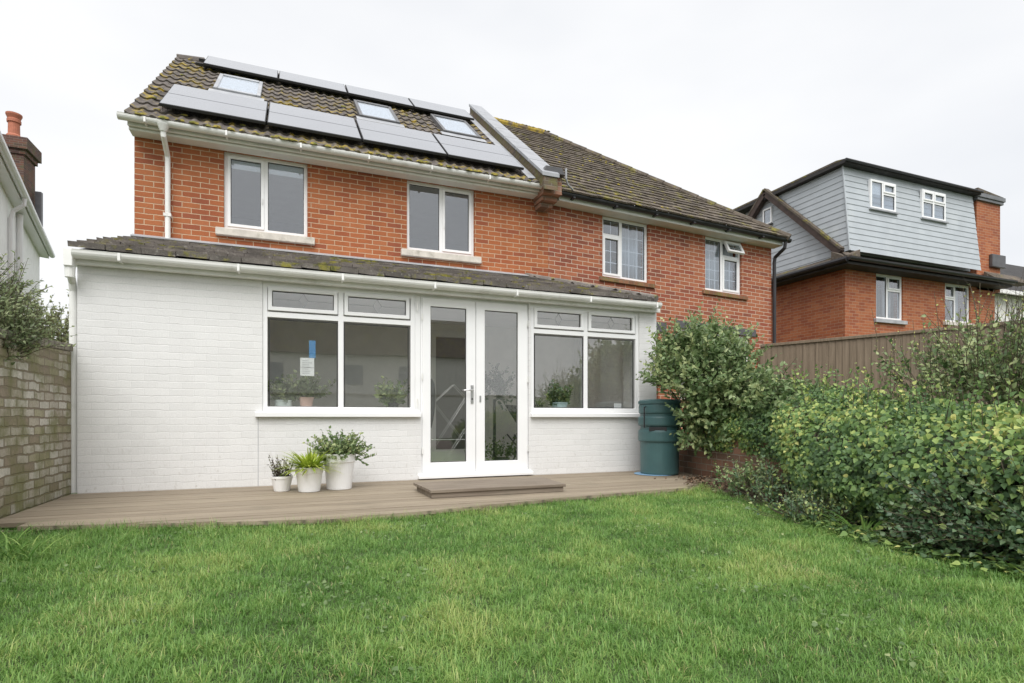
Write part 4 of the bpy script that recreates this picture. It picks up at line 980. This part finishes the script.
MB().lathe((1.875, -.53, .10), [(.09, 0), (.092, .022), (.0001, .03)], 20).build('compost', M['soil'], p1)
c = np.array([1.875, -.53, .12]) + rng.normal(size=(42, 3)) * [.035, .035, .005]
arr, ln = sprays(42, c, np.array([1.875, -.53, -.02]), .14, 9, .034, .018, .15, tint=(0, 1)); foliage_obj([arr], M['leaf_purple'], p1); stems_obj(ln, p1, r=.0018, root=(1.875, -.53, .1))
p2 = thing('plant_pot', 'white pot with bright lime spiky grass-like leaves, middle one of the three', 'potted plant', (2.135, -.66, 0), 'white pots by the wall')
MB().lathe((2.135, -.66, 0), pot_profile(.105, .135, .25, .065), 36).build('pot', M['pot'], p2, bevel=.003)
MB().lathe((2.135, -.66, .20), [(.115, 0), (.118, .02), (.0001, .03)], 20).build('compost', M['soil'], p2)
link('foliage', np_mesh('foliage', *blades((2.135, -.66, .22), 260, .33, .022, .07, arch=.5)), M['leaf_lime'], p2)
p3 = thing('plant_pot', 'tallest white pot with a bushy dark green plant, right of the spiky one', 'potted plant', (2.435, -.56, 0), 'white pots by the wall')
MB().lathe((2.435, -.56, 0), pot_profile(.125, .163, .372, .09), 40).build('pot', M['pot'], p3, bevel=.003)
MB().lathe((2.435, -.56, .30), [(.14, 0), (.145, .02), (.0001, .03)], 20).build('compost', M['soil'], p3)
c = np.array([2.435, -.56, .37]) + rng.normal(size=(150, 3)) * [.085, .07, .03]
arr, ln = sprays(150, c, np.array([2.435, -.56, .27]), .13, 10, .048, .034, .0, tint=(.25, .9)); 
c = np.array([[2.3, -.6, .43], [2.48, -.56, .50], [2.55, -.55, .47], [2.26, -.58, .45]])
arr2, ln2 = sprays(4, c, np.array([2.43, -.56, .3]), .14, 9, .034, .022, .1, tint=(.1, .5)); foliage_obj([arr, arr2], M['leaf_mid'], p3); stems_obj(ln + ln2, p3, r=.0022, root=(2.435, -.56, .3))

# ================================================================== INSIDE THE EXTENSION
def inner_pot(x, y, z, r0, r1, h, mat, label, kind, name='plant_pot', cat='potted plant', sc=1.0, leafm='leaf_grey'):
    t = thing(name, label, cat, (x, y, z), 'plants on the window sills')
    MB().lathe((x, y, z), pot_profile(r0, r1, h, .02), 24).build('pot', M[mat], t, bevel=.002)
    if kind == 'spiky':
        link('foliage', np_mesh('foliage', *blades((x, y, z + h - .02), 60, .24 * sc, .02, .03, arch=.6)), M[leafm], t)
    else:
        n = 46; c = np.array([x, y, z + h]) + rng.normal(size=(n, 3)) * [.05 * sc, .03, .02]
        a, ln = sprays(n, c, np.array([x, y, z + h - .12]), .13 * sc, 9, .066 * sc, .046 * sc, .1, tint=(.25, 1)); foliage_obj([a], M[leafm], t); stems_obj(ln, t, r=.002, root=(x, y, z + h - .04))
inner_pot(1.88, .24, .853, .09, .095, .10, 'pot_mint', 'pale mint pot of leafy plant on the left window sill, beside the frame', 'bush', sc=1.1, leafm='leaf_grey')
inner_pot(2.13, .24, .853, .06, .085, .135, 'pot_pink', 'pale pink pot of leafy plant on the left window sill', 'bush', sc=1.2, leafm='leaf_grey')
inner_pot(3.13, .26, .853, .07, .08, .08, 'fabric_dark', 'dark bushy plant on the sill in the right pane of the left window', 'bush', sc=1.25, leafm='leaf_mid')
inner_pot(5.42, .25, .853, .1, .12, .11, 'pot_blue', 'pale blue bowl of dark leafy plant on the right window sill', 'bush', sc=1.2, leafm='leaf_dark')
inner_pot(5.10, .25, .853, .06, .07, .07, 'fabric_dark', 'spiky plant on the right window sill, left of the pale blue bowl', 'spiky', sc=.9, leafm='leaf_mid')
tag(MB().box(6.22, 6.34, .12, .124, .853, .955).build('white_card', M['paper'], loc=(6.28, .12, .853)), 'small white card standing on the right window sill', 'card')
n1 = thing('paper_notice', 'white printed notice stuck inside the left window above the pink pot', 'notice', (2.15, .07, 1.2))
MB().box(2.06, 2.21, .056, .058, 1.225, 1.43).build('sheet', M['paper'], n1)
b = MB()
for i in range(7): z = 1.40 - i * .024; b.box(2.08, 2.08 + random.uniform(.06, .11), .0535, .0545, z - .004, z)
b.box(2.062, 2.208, .0535, .0545, 1.318, 1.322)
b.build('print', M['lead'], n1)
tag(MB().box(2.155, 2.225, .060, .062, 1.432, 1.63).build('blue_card', M['paper_blue'], loc=(2.19, .06, 1.43)), 'tall blue card stuck inside the left window above the white notice', 'card')
# curtain bundle seen in the left window
for x0_, x1_ in ((1.98, 2.10), (6.30, 6.42)):
    pass
# tall plant stand behind the right door leaf
ps = thing('plant_stand', 'dark leafy plant on a tall thin stand behind the right french door', 'plant', (4.72, .95, .04))
MB().tube([(4.72, .95, .05), (4.72, .95, 1.02)], .022, 10).lathe((4.72, .95, .042), [(.16, 0), (.15, .02), (.03, .04)], 20).build('stand', M['fabric_dark'], ps)
c = np.array([4.74, .95, 1.15]) + rng.normal(size=(60, 3)) * [.08, .06, .07]
a, ln = sprays(60, c, np.array([4.72, .95, 1.0]), .16, 8, .075, .05, .0, tint=(0, .5)); foliage_obj([a], M['leaf_dark'], ps)
c = np.array([4.80, .9, .18]) + rng.normal(size=(34, 3)) * [.16, .08, .03]
lp = thing('floor_plant', 'low leafy plant on the floor behind the right french door', 'plant', (4.8, .9, .04))
a, ln = sprays(34, c, np.array([4.8, .9, -.05]), .18, 7, .07, .04, .2, tint=(0, .7)); foliage_obj([a], M['leaf_mid'], lp); MB().lathe((4.8, .9, .042), pot_profile(.1, .13, .13, .02), 20).build('pot', M['fabric_dark'], lp)
chx = thing('folding_chair', 'dark pointed sling chair behind the right french door', 'chair', (5.25, 1.2, .04))
MB().prism([(4.98, 1.2, .95), (5.36, 1.25, .93), (5.34, 1.12, .45), (5.28, 1.05, .42)], (.0, .02, .0)).build('sling', M['fabric_dark'], chx)
b = MB()
for y in (1.0, 1.3): b.tube([(5.0, y, .05), (5.42, y, .95)], .012, 6).tube([(5.45, y, .05), (5.05, y, .5)], .012, 6)
b.build('frame', M['grey_plastic'], chx)
# clothes airer with crossed wires behind the left leaf
ai = thing('clothes_airer', 'folding wire clothes airer with crossed legs behind the left french door', 'airer', (3.95, .7, .04))
b = MB()
for y in (.62, .72):
    b.tube([(3.75, y, .95), (4.02, y, 1.2), (4.2, y, 1.02)], .005, 6).tube([(3.75, y, .95), (4.15, y, .45)], .003, 6).tube([(4.2, y, 1.02), (3.72, y, .3)], .003, 6).tube([(3.68, y, .46), (4.2, y, .45)], .003, 6).tube([(3.82, y, .05), (4.2, y, .6)], .003, 6)
b.build('frame', M['steel'], ai)
jk = thing('dark_coat', 'dark coat hanging inside the left french door', 'coat', (3.66, .5, .9))
nseg = 12; b = MB()
prof_ = [(1.26, .03, .05), (1.2, .06, .06), (1.05, .075, .06), (.9, .07, .055), (.72, .045, .045), (.62, .02, .03)]
vs_ = []; 
for z, rx, ry in prof_: vs_ += [(3.66 + rx * math.cos(6.283 * q / nseg) * (1 + .15 * math.sin(q * 2.1)), .5 + ry * math.sin(6.283 * q / nseg), z) for q in range(nseg)]
fs_ = [(i * nseg + q, i * nseg + (q + 1) % nseg, (i + 1) * nseg + (q + 1) % nseg, (i + 1) * nseg + q) for i in range(len(prof_) - 1) for q in range(nseg)] + [tuple(range(nseg))]
b.add(vs_, fs_).build('cloth', M['fabric_dark'], jk, smooth=True)

# ================================================================== PLANTS
def shell(n, c, r, lo=.55, hi=1.0, zmin=None, seed=0, lump=.18):
    d = rdir(n); rr = rng.uniform(lo ** 2, hi ** 2, n) ** .5
    lum = 1 + lump * (np.sin(d[:, 0] * 5 + seed) * np.sin(d[:, 1] * 6 + 1.7 * seed) + np.sin(d[:, 2] * 7 + 2.3 * seed) * .6)
    P = np.array(c) + d * np.array(r) * (rr * lum)[:, None]
    return P if zmin is None else P[P[:, 2] > zmin]
# tall bush over the water butt
bc = np.array([6.88, -.92, 1.22])
bush = thing('garden_bush', 'tall bright green leafy bush overhanging the water butt', 'bush', (7.0, -.9, -.05))
P = np.concatenate([shell(1100, bc, (.58, .60, .60), .45, 1, .45, 1, .2), shell(150, (6.72, -.75, 1.45), (.28, .28, .30), .5, 1, None, 3), shell(120, (7.0, -1.45, .98), (.34, .36, .32), .5, 1, None, 5), shell(150, (6.78, -1.0, .72), (.32, .45, .3), .5, 1, .48, 5), shell(160, (7.2, -.55, .75), (.35, .4, .4), .3, 1, .3, 5), shell(230, (6.98, -1.85, .82), (.32, .6, .36), .4, 1, .42, 8)])
keep = ~((np.hypot(P[:, 0] - bx, P[:, 1] - by) < .47) & (P[:, 2] < 1.12)) & ~((P[:, 0] < 6.98) & (P[:, 1] > -.16)); P = P[keep]
a, ln = sprays(len(P), P, bc - [0, 0, .25], .21, 11, .078, .046, .3, tint=(.15, .9), bend=.4, droopy=.25)
foliage_obj([a], M['leaf_mid'], bush, 'crown')
b = MB()
for l_ in ln[::2]: b.tube(l_, [.0035, .003, .0015], 4)
for i in range(14):
    e = P[rng.integers(len(P))]; s = np.array([7.08, -.95, -.1]); b.tube([s + rng.normal(size=3) * .05 * [1, 1, 0], s * .5 + e * .5 + rng.normal(size=3) * .08, e], [.02, .014, .006], 6)
b.build('branches', M['twig'], bush)

# ivy hedge over the boundary wall: cross sections along y
def hedge_prof(y):
    f = np.clip((-1.9 - y) / 1.6, 0, 1)                       # 0 where the wall shows, 1 where the ivy reaches the ground
    xb = np.interp(-y, [.8, 2.3, 2.9, 3.8, 4.4, 5.2, 8], [6.86, 6.62, 6.20, 5.75, 5.58, 5.60, 5.7])
    zt = np.interp(-y, [.8, 1.6, 2.2, 2.7, 3.5, 4.4, 8], [1.12, 1.14, 1.12, 1.02, .90, .85, .86])
    zb = np.interp(-y, [.8, 2.0, 2.5, 2.9, 3.3], [.40, .36, .25, .02, -.06])
    return xb, zb, zt
def hedge_pt(y, t):
    xb, zb, zt = hedge_prof(y)
    hgt = zt - zb
    X_ = np.stack([xb + .06, xb - .06, xb + .02, xb + .30, xb + .75, xb + 1.3, xb + 1.7], -1); Z_ = np.stack([zb, zb + hgt * .3, zb + hgt * .62, zb + hgt * .88, zt, zt * .97, zt * .5], -1)
    s = np.clip(t, 0, .9999) * 6; i = s.astype(int); fr_ = s - i; i2 = np.minimum(i + 1, 6); ar = np.arange(len(y))
    x = X_[ar, i] * (1 - fr_) + X_[ar, i2] * fr_; z = Z_[ar, i] * (1 - fr_) + Z_[ar, i2] * fr_
    tx = X_[ar, i2] - X_[ar, i]; tz = Z_[ar, i2] - Z_[ar, i]
    nrm = unit(np.stack([-tz, np.zeros_like(tx), tx], -1))
    lum = .10 * patch(y * 3.0, t * 7.0, 1.0, 21) + .06 * patch(y * 7, t * 16, 1.0, 22)
    return np.stack([x, y, z], -1) + nrm * lum[:, None], nrm
hd = thing('ivy_hedge', 'dense ivy hedge with yellow-green leaf patches covering the right boundary', 'hedge', (6.3, -3.6, -.05))
n = 40000
yy = -(.75 + 5.6 * rng.uniform(0, 1, n) ** 1.05); tt = rng.uniform(0, 1, n) ** 1.15
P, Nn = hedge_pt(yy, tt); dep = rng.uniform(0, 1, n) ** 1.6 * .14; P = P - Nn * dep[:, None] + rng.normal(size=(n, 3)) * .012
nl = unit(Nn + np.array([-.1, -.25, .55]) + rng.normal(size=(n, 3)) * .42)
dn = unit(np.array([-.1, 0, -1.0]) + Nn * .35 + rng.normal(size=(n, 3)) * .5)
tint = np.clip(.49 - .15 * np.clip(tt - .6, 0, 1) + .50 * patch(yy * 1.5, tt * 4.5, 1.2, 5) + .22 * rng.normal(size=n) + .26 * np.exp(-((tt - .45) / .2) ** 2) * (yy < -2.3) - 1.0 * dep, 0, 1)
sz = rng.uniform(.020, .044, n)
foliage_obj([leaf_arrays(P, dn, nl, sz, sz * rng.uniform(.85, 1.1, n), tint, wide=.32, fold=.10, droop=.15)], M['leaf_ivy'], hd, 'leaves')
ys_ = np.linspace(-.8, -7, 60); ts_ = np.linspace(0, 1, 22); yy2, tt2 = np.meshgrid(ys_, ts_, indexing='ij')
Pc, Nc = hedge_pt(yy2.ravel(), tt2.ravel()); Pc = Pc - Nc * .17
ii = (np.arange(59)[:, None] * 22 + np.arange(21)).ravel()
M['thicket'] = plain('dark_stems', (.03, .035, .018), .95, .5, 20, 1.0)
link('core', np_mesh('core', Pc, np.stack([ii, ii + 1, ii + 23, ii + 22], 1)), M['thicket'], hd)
b = MB()
for i in range(26):
    y = -random.uniform(.9, 5.5); t0 = random.uniform(.0, .3)
    p, nq = hedge_pt(np.full(6, y) + np.cumsum(rng.normal(size=6) * .05), np.linspace(t0, t0 + .5, 6)); p = p - nq * .05
    b.tube([tuple(q) for q in p], .005, 4)
b.build('stems', M['twig'], hd)
# new shoots standing out of the top
n = 90; y = -rng.uniform(1.9, 5.2, n); P, Nn = hedge_pt(y, rng.uniform(.45, .8, n)); a, ln = sprays(n, P, P - Nn * .2 - [0, 0, .1], .17, 8, .05, .034, .7, tint=(.2, .8), bend=.5)
foliage_obj([a], M['leaf_ivy'], hd, 'young_leaves'); stems_obj(ln, hd, 'twig', .0025, 'ivy')

# darker shrub behind the hedge on the right
sc_ = np.array([7.6, -3.95, 1.02])
sh = thing('twiggy_shrub', 'dark twiggy shrub rising above the hedge in front of the fence, at the right', 'shrub', (7.5, -3.7, -.05))
P = np.concatenate([shell(520, sc_, (.62, .92, .36), .4, 1, .6, 2, .25), shell(150, (7.7, -4.4, 1.1), (.6, .7, .36), .4, 1, .6, 7)])
a, ln = sprays(len(P), P, sc_ - [0, 0, .6], .24, 10, .058, .036, .7, tint=(.15, 1), bend=.5)
foliage_obj([a], M['leaf_mid'], sh, 'crown')
P2 = np.concatenate([shell(24, (7.6, -3.2, 1.08), (.3, .4, .2), .6, 1.1), shell(60, (7.6, -3.9, 1.35), (.5, .9, .2), .6, 1.1)])
a2, ln2 = sprays(len(P2), P2, P2 - [0, 0, .3] + rng.normal(size=P2.shape) * .1, .3, 8, .034, .02, .9, tint=(.6, 1), bend=.6)
foliage_obj([a2], M['leaf_ivy'], sh, 'young_leaves')
stems_obj(ln + ln2, sh, 'twig', .003, 'branches')
# bare twigs against the sky at the right edge
bt = thing('bare_shrub', 'leafless brown shrub with thin upright twigs, at the right edge before the pale house', 'shrub', (10.0, -2.6, 0))
b = MB()
def grow(p, d, L_, r, depth):
    q = p + d * L_ * .5 + Vector(rng.normal(size=3) * L_ * .05); e = p + d * L_ + Vector(rng.normal(size=3) * L_ * .08)
    b.tube([p, q, e], [r, r * .85, r * .6], 5)
    if depth:
        for k in range(3):
            s_ = p.lerp(e, random.uniform(.35, 1)); nd = (d + Vector(rng.normal(size=3) * .38) + Vector((0, 0, .12))).normalized(); grow(s_, nd, L_ * random.uniform(.5, .75), r * .55, depth - 1)
for i in range(9): grow(Vector((10.45 + random.uniform(-.35, .5), -2.35 + random.uniform(-.45, .35), 0.0)), Vector((random.uniform(-.12, .18), random.uniform(-.12, .12), 1)).normalized(), random.uniform(1.25, 1.7), .012, 3)
b.build('branches', M['twig'], bt)

# bramble in the right foreground
br = thing('bramble_bush', 'dark green bramble mass in the right foreground below the ivy', 'bush', (5.85, -4.85, -.08))
P = np.concatenate([shell(700, (5.84, -4.9, .10), (.42, .62, .30), .4, 1, -.05, 4, .2), shell(220, (5.62, -4.6, .05), (.22, .28, .2), .4, 1, -.05, 6), shell(260, (6.0, -5.8, .3), (.42, .6, .45), .4, 1, -.05, 4)])
a, ln = sprays(len(P), P, np.array([6.05, -5.0, .0]), .17, 9, .042, .033, .2, tint=(.1, .85), bend=.5, droopy=.3)
foliage_obj([a], M['leaf_dark'], br, 'leaves'); stems_obj(ln, br, 'twig', .002, 'stems')
# low weeds at the foot of the wall and hedge
def weed(x, y, n, r, lab, mat='leaf_mid', ls=.052, hgt=.12, cat='weed', tint=(.1, .7)):
    t = thing('leafy_weed', lab, cat, (x, y, -.08))
    c = np.array([x, y, -.05 + hgt * .5]) + rng.normal(size=(n, 3)) * [r, r, hgt * .35]
    a, ln = sprays(n, c, np.array([x, y, -.2]), .11, 7, ls, ls * .6, .2, tint=tint); foliage_obj([a], M[mat], t, 'leaves'); stems_obj(ln, t, 'twig', .002, root=(x, y, -.1))
weed(6.36, -2.25, 130, .13, 'leafy green weed clump at the foot of the low brick wall', ls=.05, hgt=.2, tint=(.2, .95))
weed(6.12, -2.78, 90, .13, 'grey-green weed between the brick wall and the ivy hedge', 'leaf_dark', .045, .2, tint=(.3, 1))
weed(5.72, -3.55, 120, .15, 'small-leaved weed at the foot of the ivy hedge, nearest the lawn', 'leaf_dark', .04, .12, tint=(.3, 1))
sg = thing('sedge_clump', 'arching strap-leaved sedge clump at the foot of the ivy hedge', 'grass clump', (5.55, -4.05, -.08))
link('blades', np_mesh('blades', *blades((5.60, -4.05, -.07), 70, .36, .013, .1, tint=(.2, .8), arch=.7)), M['grass'], sg)
sg = thing('sedge_clump', 'tall pale grass clump on the lawn corner beside the old white wall', 'grass clump', (.12, -2.55, -.08))
link('blades', np_mesh('blades', *cat_arrays([blades((random.uniform(.05, .62), random.uniform(-3.0, -2.25), -.08), 18, random.uniform(.18, .38), .009, .07, tint=(.1, .8), arch=.8) for _ in range(40)])), M['grass'], sg)
# ivy creeping at the edge of the lawn
n = 1500; s_ = rng.uniform(0, 1, n); yv = -3.0 - 2.9 * s_; xv = np.interp(-yv, [3, 3.75, 4.4, 5.2, 6], [5.92, 5.6, 5.42, 5.42, 5.45]) + rng.normal(size=n) * .09
P = np.stack([xv, yv, -.06 + rng.uniform(0, .06, n)], 1); sz = rng.uniform(.03, .055, n)
gc = foliage_obj([leaf_arrays(P, unit(rng.normal(size=(n, 3)) * [1, 1, .25]), unit(np.array([0, 0, 1.]) + rng.normal(size=(n, 3)) * .3), sz, sz * .9, np.clip(.5 + .25 * rng.normal(size=n), 0, 1), wide=.32)], M['leaf_ivy'], None, 'ground_ivy'); tag(gc, 'low ivy creeping over the edge of the lawn', 'ground cover', kind='stuff')
# leaf litter by the water butt
n = 420; P = np.stack([6.72 + rng.normal(size=n) * .16 - .12 * rng.uniform(0, 1, n), -1.05 - .75 * rng.uniform(0, 1, n) ** 1.0 + rng.normal(size=n) * .1, np.full(n, .0)], 1)
P[:, 0] -= (-1.05 - P[:, 1]) * .35; P[:, 2] = np.where(P[:, 1] > np.array([deck_front(x) for x in P[:, 0]]), .006, -.045) + rng.uniform(0, .02, n); sz = rng.uniform(.025, .055, n)
lt = foliage_obj([leaf_arrays(P, unit(rng.normal(size=(n, 3)) * [1, 1, .3]), unit(np.array([0, 0, 1.]) + rng.normal(size=(n, 3)) * .4), sz, sz * .6, rng.uniform(0, 1, n))], M['leaf_litter'], None, 'leaf_litter'); tag(lt, 'dry brown leaves lying beside the water butt', 'leaf litter', kind='stuff')

# shrub over the left wall, in the next garden
ls = thing('wall_shrub', 'thin-leaved shrub leaning over the left garden wall', 'shrub', (-.55, -1.0, 0))
P = np.concatenate([shell(430, (-.40, -.95, 1.58), (.28, .5, .36), .2, 1, None, 2, .25), shell(190, (-.14, -1.2, 1.36), (.17, .36, .22), .2, 1, None, 3), shell(130, (-.55, -1.5, 1.55), (.35, .6, .35), .2, 1, None, 3)])
a, ln = sprays(len(P), P, np.array([-.6, -1.1, 1.0]), .19, 11, .05, .021, .2, tint=(.1, .9), bend=.6)
foliage_obj([a], M['leaf_grey'], ls, 'crown')
b = MB()
for l_ in ln: b.tube(l_, [.003, .0025, .001], 4)
for i in range(12):
    e = P[rng.integers(len(P))]; b.tube([(-.6, -1.1, 0), (-.55 + rng.normal() * .05, -1.1 + rng.normal() * .1, .9), tuple(e)], [.018, .012, .005], 5)
b.build('branches', M['twig'], ls)
fs = thing('distant_shrub', 'pale loose shrub seen between the left wall and the extension', 'shrub', (-2.1, 5.4, 0))
P = np.concatenate([shell(420, (-2.2, 5.6, 1.95), (.65, .7, .75), .3, 1, None, 2, .25), shell(120, (-1.85, 5.2, 1.5), (.45, .5, .45), .3, 1)])
a, ln = sprays(len(P), P, np.array([-2.2, 5.6, 1.0]), .3, 11, .08, .045, .4, tint=(.5, 1), bend=.5)
foliage_obj([a], M['leaf_grey'], fs, 'crown')
b = MB()
for l_ in ln: b.tube(l_, [.005, .004, .002], 4)
for i in range(10):
    e = P[rng.integers(len(P))]; b.tube([(-2.2, 5.6, -.1), (-2.2 + rng.normal() * .1, 5.6 + rng.normal() * .1, 1.0), tuple(e)], [.03, .02, .008], 5)
b.build('branches', M['twig'], fs)

# ================================================================== GRASS
def lawn_ok(x, y):
    front = np.interp(x, [p[0] for p in DECK], [p[1] for p in DECK])
    right = np.interp(-y, [1.2, 1.5, 2.6, 3.75, 4.4, 5.2, 12], [6.4, 6.36, 6.12, 5.72, 5.5, 5.5, 5.6])
    return (y < front + .0 + .02) & (x < right + .05) & (x > -.04)
n = 640000
nt_ = 15000
tx_ = rng.uniform(-.05, 6.4, nt_); ty_ = -1.3 - 4.6 * rng.uniform(0, 1, nt_) ** .92
tid = rng.integers(0, nt_, n); tuft = rng.uniform(0, 1, n) < .62
x = rng.uniform(-.05, 6.4, n); y = -1.3 - 4.6 * rng.uniform(0, 1, n) ** .92
ro = np.abs(rng.normal(size=n)) * .022; ao = rng.uniform(0, 6.283, n)
x = np.where(tuft, tx_[tid] + ro * np.cos(ao), x); y = np.where(tuft, ty_[tid] + ro * np.sin(ao), y)
dist = np.hypot(x - 1.943, y + 6.734)
keep = lawn_ok(x, y) & (rng.uniform(0, 1, n) < np.clip(1.25 - .12 * dist, .5, 1))
x = x[keep]; y = y[keep]; n = len(x); tid = tid[keep]; tuft = tuft[keep]; ao = ao[keep]; ro = ro[keep]
pt = patch(x, y, 2.2, 9); pt2 = patch(x, y, 5.5, 10)
tl = rng.normal(size=nt_)[tid] * tuft; th = rng.normal(size=nt_)[tid] * tuft
front = np.interp(x, [p[0] for p in DECK], [p[1] for p in DECK]); edge_ = np.exp(-(front - y) / .08)
Ln = (.042 + .016 * pt2 + .012 * pt) * rng.uniform(.55, 1.5, n) * (1 + .22 * tl) + .045 * edge_
corner = np.exp(-((x - .1) ** 2 + (y + 2.6) ** 2) / .5); Ln = Ln * (1 + .7 * corner)
Ln = np.clip(Ln, .014, .12)
az = np.where(tuft, ao + rng.normal(size=n) * .6, rng.uniform(0, 6.283, n) + 1.2 * patch(x, y, 3.0, 13)); lean = rng.uniform(.35, 1.5, n) + np.where(tuft, ro * 12, 0)
wv = rng.uniform(.0015, .0036, n)
d = np.stack([np.cos(az), np.sin(az), np.zeros(n)], 1); s = np.stack([-np.sin(az), np.cos(az), np.zeros(n)], 1); up = np.array([0, 0, 1.])
p0 = np.stack([x, y, lawn_z(x, y) - .004], 1)
p1_ = p0 + (d * np.sin(lean * .5)[:, None] + up * np.cos(lean * .5)[:, None]) * (Ln * .55)[:, None]
p2_ = p1_ + (d * np.sin(lean * 1.4)[:, None] + up * np.cos(lean * 1.4)[:, None]) * (Ln * .5)[:, None]
hw = (wv / 2)[:, None]
V = np.stack([p0 - s * hw, p0 + s * hw, p1_ - s * hw * .85, p1_ + s * hw * .85, p2_], 1).reshape(-1, 3)
kk = np.arange(n)[:, None] * 5
F = np.concatenate([kk + [[0, 1, 3]], kk + [[0, 3, 2]], kk + [[2, 3, 4]]])
tint = np.clip(.52 + .32 * pt + .24 * pt2 + .13 * rng.normal(size=n) + .10 * th - .10 * corner, 0, .9)
dry = rng.uniform(0, 1, n) < .022 + .10 * np.clip(patch(x, y, 4.5, 17) - .30, 0, 1) * 4
tint = np.where(dry, rng.uniform(.9, 1, n), tint)
gs = link('grass', np_mesh('grass', V, F, np.repeat(tint, 5)), M['grass'])
tag(gs, 'short green lawn grass in front of the deck', 'grass', kind='stuff')

n = 9000; x = rng.uniform(0, 6.3, n); y = -2.0 - 3.9 * rng.uniform(0, 1, n)
k_ = lawn_ok(x, y - .1) & (patch(x, y, 3.2, 31) > .22); x = x[k_]; y = y[k_]; n = len(x)
P = np.stack([x, y, lawn_z(x, y) + rng.uniform(.012, .035, n)], 1); sz = rng.uniform(.010, .024, n)
cv = foliage_obj([leaf_arrays(P, unit(rng.normal(size=(n, 3)) * [1, 1, .25]), unit(np.array([0, 0, 1.]) + rng.normal(size=(n, 3)) * .4), sz, sz * .9, np.clip(.45 + .2 * rng.normal(size=n), 0, 1), wide=.5)], M['leaf_mid'], None, 'clover'); tag(cv, 'clover and small weeds growing among the lawn grass', 'ground cover', kind='stuff')
